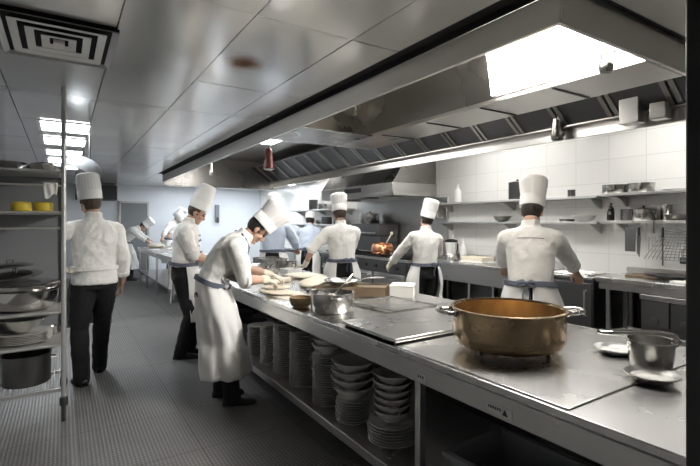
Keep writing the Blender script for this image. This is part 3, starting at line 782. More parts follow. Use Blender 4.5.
    if apron:
        th, hem, flare = apron; n, k = 56, 30; am = MB(); gv = []
        fm_ = (V((feet[0][0], feet[0][1], 0)) + V((feet[1][0], feet[1][1], 0))) / 2
        cz = V((fm_.x * .6, max(0, fm_.y * .5) * .5 + .02, hem))
        for j in range(k + 1):
            v = j / k; c = lerp(wc, cz, v)
            for i in range(n + 1):
                an = R(-th) + 2 * R(th) * i / n
                w0 = wa[0] * sin(an) * wrx + wa[1] * cos(an) * wry
                w1 = V((sin(an) * (.205 + flare) * s, cos(an) * (.19 + flare) * s, 0))
                q = lerp(w0, w1, min(1, v * 1.25))
                rad = V((q.x, q.y, 0)).normalized() if q.length > 1e-5 else V((0, 1, 0))
                fold = (.022 * v * sin(an * 5.0 + sd + v) + .013 * v * sin(an * 11 + 1.7 * sd - 2 * v) + .014 * noise.noise(V((an * 3 + v * 2, v * 4, sd))) + (.012 + .022 * abs(sin(an))) * sin(pi * min(1, v * 1.6)))
                gv.append(c + q + rad * fold)
        fs = [(j * (n + 1) + i, j * (n + 1) + i + 1, (j + 1) * (n + 1) + i + 1, (j + 1) * (n + 1) + i) for j in range(k) for i in range(n)]
        am.add(gv, fs); o = am.build('apron', 'cloth_apron', root, ang=180); so = o.modifiers.new('thick', 'SOLIDIFY'); so.thickness = .005; so.offset = 1
        N_ = 40
        rs = []
        for i in range(N_):
            an = 2 * pi * i / N_; ring = []
            for g, dz in ((.010, -.022), (.019, -.02), (.019, .02), (.010, .022)): ring.append(waist(an, g, dz + .004 * sin(3 * an)))
            rs.append(ring)
        tb = MB().rings(rs, closed=True).build('apron_tie', tie, root, ang=50)
        if bow:
            bk = waist(pi + R(bow if bow is not True else 0), .028); bx = wa[0]; bm = MB()
            bm.ellipsoid(bk, (.018, .016, .018), None, 12, 8)
            for sg in (-1, 1):
                lp_ = [bk, bk + bx * sg * .03 + V((0, -.012, .022)), bk + bx * sg * .062 + V((0, -.014, .012)), bk + bx * sg * .06 + V((0, -.012, -.014)), bk + bx * sg * .028 + V((0, -.008, -.012)), bk]
                bm.tube(lp_, [.006, .010, .011, .010, .008, .006], 8, flat=1.6)
                bm.tube([bk, bk + bx * sg * .018 + V((0, -.012, -.05)), bk + bx * sg * .03 + V((0, -.01, -.11 - .03 * sg)), bk + bx * sg * .026 + V((0, -.012, -.17 - .03 * sg))], [.008, .013, .016, .017], 8, flat=.3)
            bm.build('bow', 'tie', tb, ang=60)
        if bib:
            n, k = 18, 14; gv = []
            for j in range(k + 1):
                v = j / k; wd = lerp(.17, .115, v); c0 = lerp(P2, P4, .0 + .95 * v) - A[2][2] * .02 * (1 - v); f = A[3][1] if v > .4 else A[2][1]
                for i in range(n + 1):
                    src = c0 + A[3][0] * (wd * (2 * i / n - 1)) + A[3][1] * .4
                    hit = tree.ray_cast(src, -A[3][1]); gv.append((hit[0] if hit[0] else src - A[3][1] * .28) + A[3][1] * (.012 + .004 * sin(i * .9 + v * 4)))
            fs = [(j * (n + 1) + i, j * (n + 1) + i + 1, (j + 1) * (n + 1) + i + 1, (j + 1) * (n + 1) + i) for j in range(k) for i in range(n)]
            o = MB().add(gv, fs).build('apron_bib', 'cloth_apron', root, ang=180); so = o.modifiers.new('thick', 'SOLIDIFY'); so.thickness = .005; so.offset = 0
            for sg, idx in ((-1, 0), (1, n)):
                p0 = gv[k * (n + 1) + idx]; pts = [p0]
                for t in (.3, .6, .85, 1.0):
                    src = lerp(p0, P6 + A[6][0] * sg * .088, t) + A[4][1] * .2 + A[4][2] * (.04 * t); h_ = tree.ray_cast(src, -A[4][1]); pts.append((h_[0] + A[4][1] * .005) if h_[0] else lerp(p0, P6 + A[6][0] * sg * .088, t))
                pts.append(P6 + A[6][0] * sg * .082 - A[6][1] * .03 + A[6][2] * .02); pts.append(P6 - A[6][1] * .09 + A[6][2] * .005)
                MB().tube(pts, .010, 8, flat=.4).build('neck_strap', 'tie', root, ang=60)
    if buttons:
        for k in range(5):
            for sg in (-.035, .06):
                src = lerp(P2, P5, .15 + .17 * k) + A[3][0] * sg + A[3][1] * .4; h_ = tree.ray_cast(src, -A[3][1])
                if h_[0]: MB().ellipsoid(h_[0], (.010, .010, .010), None, 10, 6).build('button', 'black', root, ang=180)
    if tails:   # loose end of cloth hanging behind from the tie
        n, k = 8, 16; gv = []
        for j in range(k + 1):
            v = j / k; p = waist(pi + R(tails), .03)
            for i in range(n + 1):
                u_ = i / n - .5; gv.append(p + V((u_ * (.07 + .13 * v), -.015 - .02 * v + .018 * sin(u_ * 9 + 2) * v, -.46 * v - .05 * u_ * v)))
        fs = [(j * (n + 1) + i, j * (n + 1) + i + 1, (j + 1) * (n + 1) + i + 1, (j + 1) * (n + 1) + i) for j in range(k) for i in range(n)]
        o = MB().add(gv, fs).build('apron_tail', 'cloth_apron', root, ang=180); so = o.modifiers.new('thick', 'SOLIDIFY'); so.thickness = .006; so.offset = 0
    # ---- hat
    Ht = Mh @ Matrix.Rotation(R(hat_tilt), 3, 'X')
    base = HC + Mh @ V((0, -.012, .044)) * s
    hh, tr = hat
    def hring(r, z, pl=0., n=96, sy=1.14):
        return [base + Ht @ V((r * (1 + pl * cos(24 * 2 * pi * i / n)) * cos(2 * pi * i / n), sy * r * (1 + pl * cos(24 * 2 * pi * i / n)) * sin(2 * pi * i / n), z)) for i in range(n)]
    r0 = .096 * s
    if cap:
        prof = [(r0, .0, 0), (r0 + .002, .05, 0), (r0 + .008, .07, .01), (r0, hh - .02, .015), (r0 * .6, hh, .01), (.004, hh + .004, 0)]
    else:
        bh = min(.10, hh * .36)
        prof = [(r0, .0, 0), (r0 + .001, bh, 0), (r0 + .003, bh + .012, .018)]
        for t in (.25, .5, .75, .9): prof.append((lerp(r0 + .004, tr, t), lerp(bh + .012, hh - .03, t), .013))
        prof += [(tr * .98, hh - .014, .013), (tr * .9, hh, .012), (tr * .72, hh + .010, .01), (tr * .4, hh + .015, .01), (.004, hh + .017, 0)]
    ht = MB().rings([hring(r, z, p) for r, z, p in prof]).build('chef_hat', 'cloth_hat', root, ang=60)
    MB().rings([hring(r0 + g, z, 0, 48) for g, z in ((.001, .001), (.005, .002), (.006, prof[1][1] - .004), (.002, prof[1][1]))], cap0=False, cap1=False).build('hat_band', 'cloth_hat', ht, ang=50)
    return root, tree, dict(P=(P0, P1, P2, P3, P4, P5, P6), A=A)

# the cook bent over the dough at the island
cook((1.165, 3.88, 0), -16, 'cook in long white apron bending over dough at the worktop island', lean=38, head=(54, 0, 0),
     hands=((1.70, 4.08, 1.04), (1.53, 3.76, 1.042)), hdirs=((.8, -.2, -.35), (.85, .25, -.4)), palms=((0, -.3, -1), (0, .3, -1)), poles=((-.5, -.5, -.5), (.5, -.5, -.6)),
     feet=((-.13, .0, 4), (.10, .09, -6)), sleeve=(.02, .02), apron=(178, .235, .015), hat=(.235, .120), hat_tilt=4, voxel=.006, bow=False, bib=True, gloves=True, curl=26, scale=.99, tails=0)
# the cook walking away beside the rack
cook((.27, 5.1, 0), 97, 'cook walking away beside the rack in white jacket and black trousers', lean=5, head=(12, 20, -4),
     hands=((-.03, 4.98, 1.17), (.52, 5.18, .93)), poles=((-.8, -.4, -.6), (.4, -1, -.2)), feet=((-.13, -.10, 10), (.09, .26, -8)), sleeve=(.8, .62), tie='cloth', apron=(62, .5, .02), hat=(.25, .100), voxel=.006, tuck=False, hair='hair_brown', gloves=1, scale=1.045)
# the cook standing behind him at the island
cook((1.20, 5.42, 0), -20, 'cook standing in profile at the island with black trousers and tall tapered hat', lean=8, head=(32, 0, 0),
     hands=((1.56, 5.62, 1.08), (1.50, 5.28, 1.08)), palms=((0, 0, -1), (0, .3, -1)), poles=((-.4, -.8, -.5), (.4, -.8, -.5)), feet=((-.10, .04, 6), (.10, -.03, -6)), sleeve=(-.06, -.06), apron=(70, .42, .0),
     hat=(.29, .086), hat_tilt=8, voxel=.0075, buttons=True, tails=50, hair='hair_brown', scale=1.02)
# the near cook with his back to us
rr, rt, rk = cook((3.22, 2.30, 0), 36, 'broad cook seen from behind at near right beyond the brass pot', lean=12, head=(26, -10, 0),
     hands=((3.52, 2.80, 1.10), (3.83, 2.26, 1.08)), palms=((0, 0, -1), (0, 0, -1)), poles=((-1, -.25, -.6), (1, -.25, -.6)), feet=((-.13, .02, 10), (.13, -.02, -10)), sleeve=(.42, .42), apron=(176, .45, .02),
     hat=(.255, .116), hat_tilt=10, voxel=.007, bow=8, scale=1.0)
A_, P_ = rk['A'], rk['P']; pts = []
for k in range(11):
    src = lerp(P_[4], P_[5], .55) + A_[4][0] * (-.10 + .2 * k / 10) - A_[4][1] * .4; h_ = rt.ray_cast(src, A_[4][1])
    if h_[0]: pts.append(h_[0] - A_[4][1] * .001)
MB().tube(pts, .0035, 6).build('yoke_seam', 'grey_paint', rr)
# the cook in the middle with his hand on the island
cook((3.08, 5.02, 0), 72, 'cook at the back of the island, left hand resting on it, facing the range', lean=7, head=(22, 8, 2),
     hands=((2.68, 5.28, .985), (3.42, 5.42, 1.08)), palms=((0, 0, -1), None), hdirs=((-.3, .6, -.12), None), poles=((-.9, -.5, -.3), (.8, -.6, -.4)), feet=((-.12, .0, 8), (.12, .03, -8)), sleeve=(.04, .25), apron=(150, .45, .03),
     hat=(.235, .114), hat_tilt=8, voxel=.0075, bow=-14, gloves=1, hair='hair_brown', scale=1.0)
# the cook at the bench, hat tipped
cook((3.98, 4.42, 0), 74, 'cook by the wall bench with hat tipped right and bow at back', lean=4, side=3, head=(6, -4, 13),
     hands=((3.75, 4.85, .98), (4.22, 4.72, 1.06)), poles=((-.9, -.4, -.4), (.9, -.5, -.3)), feet=((-.11, .0, 8), (.11, .0, -8)), sleeve=(.75, .75), apron=(140, .40, .05),
     hat=(.235, .102), hat_tilt=14, voxel=.0075, bow=-24, gloves=1, scale=.95)
# cooks farther back
cook((1.50, 13.25, 0), -22, 'far cook bent low over the end of the prep table beside the aisle', lean=48, head=(62, 0, 0), hands=((2.08, 12.7, .97), (1.95, 12.6, .97)), palms=((0, 0, -1), (0, 0, -1)),
     feet=((-.12, 0, 4), (.12, .05, -4)), sleeve=(.6, .6), apron=(160, .3, .02), hat=(.23, .11), voxel=.012, scale=1.0)
cook((2.56, 13.45, 0), -30, 'far cook standing behind the prep table end in a tipped tall hat', lean=24, head=(34, 0, -14), hands=((2.3, 12.75, 1.0), (2.15, 12.7, 1.0)), palms=((0, 0, -1), (0, 0, -1)),
     sleeve=(.6, .6), apron=(150, .4, .02), hat=(.26, .115), voxel=.012, scale=1.04)
cook((2.86, 12.1, 0), 190, 'far cook at the back side of the prep table, mostly hidden by others', lean=30, head=(40, 0, 0), hands=((2.35, 12.25, .97), (2.35, 11.95, .97)), palms=((0, 0, -1), (0, 0, -1)),
     sleeve=(.6, .6), apron=(150, .4, .02), hat=(.24, .11), voxel=.012)
cook((3.98, 7.7, 0), 52, 'cook in pale blue jacket and low cap beyond the island', lean=20, head=(25, 0, 0), hands=((4.42, 8.05, 1.1), (4.55, 7.75, 1.12)), palms=((0, 0, -1), (0, 0, -1)),
     sleeve=(.7, .7), apron=(150, .45, .02), hat=(.14, .10), jacket='cloth_blue', voxel=.01, cap=True, scale=.97, bow=True)
cook((2.80, 6.62, 0), 60, 'cook behind the bending cook with only tall hat and shoulder showing', lean=10, head=(24, 6, 0), hands=((3.1, 7.05, 1.1), (3.3, 6.8, 1.1)), palms=((0, 0, -1), (0, 0, -1)),
     sleeve=(.5, .5), apron=(150, .45, .02), hat=(.25, .105), jacket='cloth_blue', voxel=.01, scale=1.04)
# ------------------------------------------------------------------ things on the island
T = .9005
def ordinal(k): return ['first', 'second', 'third', 'fourth', 'fifth', 'sixth', 'seventh', 'eighth', 'ninth', 'tenth', 'eleventh', 'twelfth', 'thirteenth', 'fourteenth', 'fifteenth', 'sixteenth', 'seventeenth', 'eighteenth', 'nineteenth', 'twentieth', 'twenty-first', 'twenty-second', 'twenty-third', 'twenty-fourth', 'twenty-fifth', 'twenty-sixth', 'twenty-seventh', 'twenty-eighth'][k]

tag(MB().box(1.468, 2.69, .90, 1.835, T, T + .006).build('steel_sheet', 'steel_top', bevel=.002), 'large flat steel sheet on the worktop under the brass pot', 'metal sheet')
t = thing('steel_slab', 'thick steel plate lying on the worktop left of the brass pot', 'metal plate', (1.47, 1.86, T)); MB().box(0, .79, 0, .54, .014, .034).build('plate', 'steel_top', t, bevel=.003); MB().box(.02, .77, .02, .04, 0, .0139).build('foot_rail', 'black', t); MB().box(.02, .77, .50, .52, 0, .0139).build('foot_rail', 'black', t)
tag(MB().box(2.29, 2.71, 1.845, 2.62, T, T + .006).build('steel_sheet', 'steel_top', bevel=.002), 'narrow flat steel sheet at the back of the worktop behind the thick plate', 'metal sheet')
t = thing('steel_tray', 'low steel tray on the worktop between the saucepan and thick plate', 'tray', (2.15, 2.755, T), R(6))
MB().box(-.21, .21, -.25, .25, 0, .016).build('base', 'steel_top', t, bevel=.004)
for a_ in (((-.22, -.211), (-.26, .26)), ((.211, .22), (-.26, .26)), ((-.211, .211), (-.26, -.251)), ((-.211, .211), (.251, .26))):
    MB().box(*a_[0], *a_[1], .004, .026).build('rim', 'steel_shiny', t)

def vessel(r0, r1, h, w=.006, lip=.006):
    """profile of an open pot: outside up, rim, inside down"""
    return [(0, 0), (r0 * .93, 0), (r0, .012), (r1, h - .004), (r1 + lip, h - .002), (r1 + lip, h + .003), (r1 - w, h + .003), (r1 - w, h - .004), (r0 - w, .018), (r0 * .9, .012), (0, .011)]

# the big brass pot on short legs
BP = thing('brass_pot', 'big round brass pot on short legs, browned inside, right foreground', 'pot', (1.90, 1.49, T + .0065))
r_ = .272; h_ = .19; z_ = .024
MB().lathe([(0, z_), (r_ * .80, z_), (r_ * .93, z_ + .012), (r_ * .985, z_ + .035), (r_, z_ + .06), (r_, h_ + z_ - .012), (r_ + .010, h_ + z_ - .008), (r_ + .010, h_ + z_), (r_ - .004, h_ + z_ + .002), (r_ - .004, h_ + z_ - .004), (r_ - .007, h_ + z_ - .01)], 72, cap1=False).build('body', 'brass', BP, ang=60)
MB().lathe([(r_ - .0075, h_ + z_ - .009), (r_ - .008, z_ + .06), (r_ * .93 - .008, z_ + .03), (r_ * .8, z_ + .014), (0, z_ + .012)], 72, cap0=False).build('lining', 'brass_in', BP, ang=60)
for k in range(3):
    an = R(-62 + 120 * k); MB().lathe([(.009, 0), (.011, .006), (.010, z_ + .012)], 12, (.19 * cos(an), .19 * sin(an), 0)).build('leg', 'steel_dark', BP)
for an, L in ((R(-33), .085), (R(147), .07)):
    d_ = V((cos(an), sin(an), 0)); n_ = V((-sin(an), cos(an), 0)); zz = V((0, 0, h_ + z_ - .022)); rr_ = r_ + .006
    pts = [d_ * rr_ + n_ * .06 + zz, d_ * (rr_ + .03) + n_ * .062 + zz, d_ * (rr_ + L) + n_ * .045 + zz + V((0, 0, .006)), d_ * (rr_ + L + .008) + zz + V((0, 0, .008)), d_ * (rr_ + L) - n_ * .045 + zz + V((0, 0, .006)), d_ * (rr_ + .03) - n_ * .062 + zz, d_ * rr_ - n_ * .06 + zz]
    hd_ = MB().tube(pts, .0105, 10).build('handle', 'steel_pot', BP, ang=60)
    for sg in (-1, 1): MB().ellipsoid(d_ * (r_ + .004) + n_ * .06 * sg + zz, (.014, .014, .018)).build('rivet', 'steel_pot', hd_, ang=180)

# saucepan with long loop handle at the right end
sp_ = thing('saucepan', 'small steel saucepan with long loop handle at right end of worktop', 'saucepan', (2.205, .965, T + .0065))
MB().lathe(vessel(.082, .094, .118, .004), 40).build('body', 'steel_pot', sp_, ang=50)
a_ = R(-45); d_ = V((cos(a_), sin(a_), 0)); n_ = V((-sin(a_), cos(a_), 0)); pts = []
for t_, wv, zz in ((.092, -.012, .10), (.108, -.015, .118), (.09, -.016, .142), (.03, -.017, .150), (-.06, -.019, .148), (-.16, -.022, .146), (-.20, -.014, .145), (-.21, 0, .145), (-.20, .014, .145), (-.16, .022, .146), (-.06, .019, .148), (.03, .017, .150), (.09, .016, .142), (.108, .015, .118), (.092, .012, .10)):
    pts.append(d_ * t_ + n_ * wv + V((0, 0, zz)))
MB().tube(pts, .0095, 10).build('handle', 'steel_shiny', sp_, ang=60)

def oval_dish(name, label, x, y, z, r, rz=0.):
    t = thing(name, label, 'dish', (x, y, z), rz)
    MB().lathe([(0, 0), (r * .62, 0), (r * .7, .006), (r * .93, .02), (r, .026), (r, .029), (r * .95, .029), (r * .7, .012), (r * .6, .008), (0, .008)], 48, sx=1, sy=1.0).build('body', 'steel', t, ang=50)
    MB().lathe([(0, .0085), (r * .62, .0085), (r * .7, .0125), (r * .9, .0235)], 48, cap1=False).build('glaze', 'china', t, ang=50)
    return t
oval_dish('round_dish', 'small pale round dish with steel rim in front of loop handle saucepan', 2.022, .882, T + .0065, .10)
oval_dish('round_dish', 'small pale round dish half hidden behind loop handle saucepan', 2.285, 1.16, T + .0065, .095)

# saucepan, ladle and bowl in the middle
t = thing('saucepan', 'shallow steel saucepan standing at the front edge in mid worktop', 'saucepan', (1.665, 2.85, T))
MB().lathe(vessel(.158, .160, .135, .004), 56).build('body', 'steel_pot', t, ang=50)
MB().lathe([(0, .095), (.155, .095)], 40, cap1=False).build('sauce', 'steel_dark', t)
for an in (R(70), R(250)):
    d_ = V((cos(an), sin(an), 0)); n_ = V((-sin(an), cos(an), 0)); z3 = V((0, 0, .115))
    MB().tube([d_ * .161 + n_ * .04 + z3, d_ * .195 + n_ * .035 + z3, d_ * .20 + z3, d_ * .195 - n_ * .035 + z3, d_ * .161 - n_ * .04 + z3], .007, 8).build('handle', 'steel_pot', t, ang=60)
t = thing('ladle', 'steel ladle leaning in the shallow saucepan', 'ladle', (1.66, 2.86, T + .118))
MB().tube([(.02, -.02, .0), (.05, -.03, .03), (.12, -.02, .085), (.19, .0, .135)], [.006, .0065, .007, .009], 8).build('handle', 'steel_shiny', t, ang=60)
MB().ellipsoid((.005, -.015, -.003), (.035, .035, .012)).build('scoop', 'steel_shiny', t, ang=180)
t = thing('wooden_bowl', 'small wooden bowl beside the shallow saucepan', 'bowl', (1.535, 3.10, T))
MB().lathe([(0, 0), (.055, 0), (.075, .02), (.086, .055), (.086, .078), (.079, .078), (.078, .055), (.066, .022), (0, .014)], 36).build('body', 'wood_bowl', t, ang=50)
t = thing('wooden_box', 'low wooden box on the worktop behind the shallow saucepan', 'box', (2.21, 3.40, T), R(-45))
MB().box(-.31, .31, -.13, -.115, 0, .085).box(-.31, .31, .115, .13, 0, .085).box(-.31, -.295, -.115, .115, 0, .085).box(.295, .31, -.115, .115, 0, .085).build('side_panel', 'wood', t, bevel=.002)
MB().box(-.294, .294, -.114, .114, .002, .07).build('lid', 'wood', t)
t = thing('frying_pan', 'steel frying pan lying on the low wooden box', 'frying pan', (2.13, 3.46, T + .0865), R(-30))
MB().lathe(vessel(.12, .165, .04, .003, .002), 44).build('pan', 'steel_pot', t, ang=50)
MB().tube([(.16, 0, .035), (.22, 0, .055), (.38, 0, .062)], [.008, .009, .010], 8, flat=.6).build('handle', 'steel_shiny', t, ang=60)
t = thing('carton', 'square white carton on the worktop at end of wooden box', 'box', (2.525, 3.085, T), R(-45))
MB().box(-.10, .10, -.12, .12, 0, .095).build('body', 'card', t, bevel=.004)
MB().box(-.104, .104, -.124, .124, .096, .103).build('lid', 'card', t, bevel=.002)

# dough, flour and small tools
def blob(name, label, cat, m, c, rad, seed, rz=0., group=None, amp=.12):
    mb = MB(); nu, nv = 32, 14; rs = []
    for j in range(1, nv):
        ph = -pi / 2 + pi * j / nv; ring = []
        for i in range(nu):
            an = 2 * pi * i / nu; q = V((cos(ph) * cos(an), cos(ph) * sin(an), sin(ph)))
            q *= 1 + amp * noise.noise(q * 1.8 + V((seed, 0, 0))) + amp * .5 * noise.noise(q * 4 + V((0, seed, 0)))
            p = V((q.x * rad[0], q.y * rad[1], q.z * rad[2] + rad[2] * .75)); p.z = max(0, p.z); ring.append(p)
        rs.append(ring)
    mb.rings(rs); o = mb.build(name, m, loc=c, rz=rz, ang=180); return tag(o, label, cat, group)
blob('flour_patch', 'thin patch of flour dusted on worktop under the cook\'s hands', 'flour', 'flour', (1.68, 3.72, T), (.16, .46, .006), 3, 0)
blob('dough', 'flat piece of dough under the bending cook\'s front hand', 'dough', 'dough', (1.63, 3.72, T + .014), (.10, .16, .012), 5, .3)
blob('dough', 'flat piece of dough under the bending cook\'s far hand', 'dough', 'dough', (1.74, 4.06, T + .014), (.12, .14, .012), 9, .8)
blob('dough', 'long roll of dough across the middle of the worktop', 'dough', 'dough', (2.24, 4.20, T), (.13, .36, .035), 11, -.75)
blob('dough', 'broad pale sheet of dough toward the back of the worktop', 'dough', 'dough', (2.38, 4.72, T), (.19, .24, .03), 17, .4)
t = thing('ladle', 'black spoon lying among the dough on the worktop', 'spoon', (1.92, 3.70, T), R(75))
MB().ellipsoid((0, 0, .016), (.045, .035, .016)).build('scoop', 'black', t, ang=180); MB().tube([(.03, 0, .02), (.1, 0, .03), (.22, 0, .012)], .007, 8).build('handle', 'black', t, ang=60)
def tray(label, x, y, w, l, h, m='steel_pot', fill=None, rz=0., group='food trays at the far end of the island'):
    t = thing('food_tray', label, 'tray', (x, y, T), rz, group); k = .004
    MB().box(-w/2, w/2, -l/2, l/2, 0, k).box(-w/2, -w/2 + k, -l/2, l/2, k, h).box(w/2 - k, w/2, -l/2, l/2, k, h).box(-w/2 + k, w/2 - k, -l/2, -l/2 + k, k, h).box(-w/2 + k, w/2 - k, l/2 - k, l/2, k, h).build('body', m, t)
    MB().rings([[V((sx * (w/2 + g), sy * (l/2 + g), z)) for sx, sy in ((-1, -1), (1, -1), (1, 1), (-1, 1))] for g, z in ((.001, h), (.014, h), (.014, h + .004), (.001, h + .004))], closed=True).build('rim', m, t, ang=20)
    if fill: MB().box(-w/2 + .006, w/2 - .006, -l/2 + .006, l/2 - .006, .006, h * .7).build('filling', fill, t)
tray('white tray with dark filling near the resting hand', 2.44, 4.95 + .25, .22, .16, .06, 'white_enamel', 'dark_paint', .2)
tray('steel food tray at far end of island, front of its group', 1.95, 5.02, .30, .40, .09, 'steel_pot', 'dough')
tray('deep steel food tray at far end of island, back corner', 2.42, 5.85, .32, .44, .15, 'steel_pot', 'steel_dark')
tray('steel food tray at far end of island, aisle corner', 1.98, 5.86, .40, .30, .08, 'steel_pot', 'flour')
t = thing('mixing_bowl', 'shiny steel mixing bowl among trays at island far end', 'bowl', (2.12, 5.46, T))
MB().lathe([(0, 0), (.07, 0), (.12, .03), (.16, .10), (.168, .102), (.168, .105), (.157, .104), (.116, .034), (0, .006)], 36).build('body', 'steel_shiny', t, ang=60)
# on the far prep table
def bowl(name, label, c, r, h, m, group=None, cat='bowl'):
    t = thing(name, label, cat, c, 0, group); MB().lathe([(0, 0), (r * .45, 0), (r * .75, h * .3), (r, h - .003), (r * 1.05, h), (r * 1.05, h + .004), (r * .96, h + .003), (r * .72, h * .34), (0, .008)], 40).build('body', m, t, ang=60); return t
bowl('mixing_bowl', 'steel bowl at near end of the far prep table', (1.95, 8.2, T), .17, .12, 'steel_pot')
bowl('mixing_bowl', 'steel bowl in the middle of the far prep table', (1.98, 8.8, T), .17, .12, 'steel_pot')
t = thing('saucepan', 'wide steel pan on far prep table behind two bowls', 'saucepan', (2.1, 9.5, T)); MB().lathe(vessel(.2, .2, .13), 36).build('body', 'steel_pot', t, ang=50); MB().tube([(-.2, 0, .1), (-.26, 0, .12), (-.42, 0, .13)], .01).build('handle', 'steel_pot', t)
t = thing('rolling_pin', 'pale wooden rolling pin lying across middle of the worktop', 'rolling pin', (1.93, 4.40, T + .03), R(20))
MB().tube([(-.15, 0, 0), (.15, 0, 0)], .03, 16).build('roller', 'dough', t, ang=40)
for sg in (-1, 1): MB().tube([(.151 * sg, 0, 0), (.21 * sg, 0, 0)], [.013, .015], 10).build('handle', 'wood', t, ang=40)
pot_ = thing('saucepan', 'small steel saucepan among the trays by the resting hand', 'saucepan', (2.56, 5.50, T)); MB().lathe(vessel(.09, .09, .12), 32).build('body', 'steel_pot', pot_, ang=50); MB().tube([(0, -.09, .1), (0, -.14, .11), (0, -.19, .115)], .008).build('handle', 'steel_pot', pot_, ang=60)
bowl('mixing_bowl', 'small white bowl on the worktop near the bending cook\'s far hand', (1.70, 4.62, T), .085, .06, 'white_enamel')
t = thing('frying_pan', 'dark round pan at the back edge of the worktop beyond the dough', 'frying pan', (2.59, 4.10, T)); MB().lathe(vessel(.09, .115, .04, .004, .002), 36).build('pan', 'steel_dark', t, ang=50); MB().tube([(0, -.11, .03), (0, -.15, .04), (0, -.20, .045)], .008).build('handle', 'steel', t, ang=60)
for k_, (y_, r_2) in enumerate(((4.72, .17), (5.25, .2))):
    t = thing('stock_pot', 'dark pan on the plate shelf past the stacks, %s the plates' % ('next to' if k_ == 0 else 'farther from'), 'pot', (1.74, y_, .2505)); MB().lathe(vessel(r_2, r_2, .22), 40).build('body', 'steel_dark', t, ang=50)
    for sg in (-1, 1): MB().tube([(-.04, sg * r_2, .17), (-.035, sg * (r_2 + .035), .175), (.035, sg * (r_2 + .035), .175), (.04, sg * r_2, .17)], .007).build('handle', 'steel', t, ang=60)
blob('dough', 'mound of dough under the far bending cook\'s hands', 'dough', 'dough', (2.02, 12.35, T), (.2, .26, .06), 21)

# ------------------------------------------------------------------ plates and bowls on the lower shelf
PM = MB().lathe([(0, 0), (.062, 0), (.066, .004), (.078, .006), (.108, .0195), (.110, .0215), (.1085, .0235), (.078, .0105), (.062, .006), (0, .006)], 40).mesh('plate'); PM.materials.append(M['china']); PM.shade_smooth(); PM.set_sharp_from_angle(angle=R(50))
PB = MB().lathe([(0, 0), (.085, 0), (.09, .004), (.105, .007), (.142, .021), (.145, .0235), (.142, .0255), (.104, .012), (.085, .007), (0, .007)], 40).mesh('plate'); PB.materials.append(M['china']); PB.shade_smooth(); PB.set_sharp_from_angle(angle=R(50))
BM = MB().lathe([(0, 0), (.05, 0), (.052, .006), (.085, .03), (.112, .066), (.1145, .07), (.112, .072), (.082, .036), (.05, .011), (0, .01)], 40).mesh('bowl'); BM.materials.append(M['china']); BM.shade_smooth(); BM.set_sharp_from_angle(angle=R(50))
BL = MB().lathe([(0, 0), (.06, 0), (.062, .006), (.10, .034), (.138, .078), (.141, .083), (.138, .085), (.096, .04), (.06, .012), (0, .011)], 40).mesh('bowl'); BL.materials.append(M['china']); BL.shade_smooth(); BL.set_sharp_from_angle(angle=R(50))
stacks = [ # where, y, [(mesh, count, pitch)]
    ('the stack beside the table leg', 2.12, 1.655, [(PB, 7, .0165), (BM, 6, .042)]),
    ('the second stack from the table leg', 2.47, 1.60, [(PM, 9, .0168), (BL, 4, .052)]),
    ('the third stack from the table leg', 2.80, 1.60, [(PM, 21, .0168), (BM, 3, .044)]),
    ('the fourth stack from the table leg', 3.22, 1.615, [(PM, 26, .0165)]),
    ('the fifth stack from the table leg', 3.56, 1.62, [(PM, 26, .0165)]),
    ('the sixth stack from the table leg', 3.86, 1.62, [(PM, 22, .0165)]),
    ('the stack farthest from the table leg', 4.22, 1.63, [(PM, 17, .0165)])]
rnd = random.Random(11)
for where, y, x, spec in stacks:
    z = .2505; ilist = []
    for me, n, pitch in spec:
        for k in range(n):
            ilist.append((me, z)); z += pitch
        if me in (PM, PB): z += .010
    N_ = len(ilist); group = 'crockery in ' + where
    nb = sum(1 for me, _ in ilist if me in (BM, BL)); npl = N_ - nb
    for k, (me, zz) in enumerate(ilist):
        is_b = me in (BM, BL); kind = 'bowl' if is_b else 'plate'
        top = (N_ - 1 - k) if is_b else (npl - 1 - k)
        pos = 'topmost' if top == 0 else ordinal(top) + ' from top'
        o = bpy.data.objects.new(kind, me); COL.objects.link(o)
        o.location = (x + rnd.uniform(-.004, .004), y + rnd.uniform(-.004, .004), zz); o.rotation_euler = (0, 0, rnd.uniform(0, 6))
        tag(o, 'white %s, %s%s in %s' % (kind, pos, ' of the plates' if nb and not is_b else ' of the bowls' if nb else '', where), kind, group)
t = thing('storage_tub', 'open grey tub on the shelf under right end of worktop', 'tub', (1.72, 1.25, .2505), R(4))
w0, l0, w1, l1, hh = .17, .22, .20, .27, .24
def q4(w, l, z): return [V((-w, -l, z)), V((w, -l, z)), V((w, l, z)), V((-w, l, z))]
MB().rings([q4(w0, l0, 0), q4(w1, l1, hh), q4(w1 - .01, l1 - .01, hh), q4(w0 - .01, l0 - .01, .01)]).build('body', 'grey_paint', t, ang=30, bevel=.003)
MB().rings([q4(w1 + .001, l1 + .001, hh - .025), q4(w1 + .02, l1 + .02, hh - .02), q4(w1 + .02, l1 + .02, hh), q4(w1 + .001, l1 + .001, hh)], closed=True).build('rim', 'grey_paint', t, ang=30)

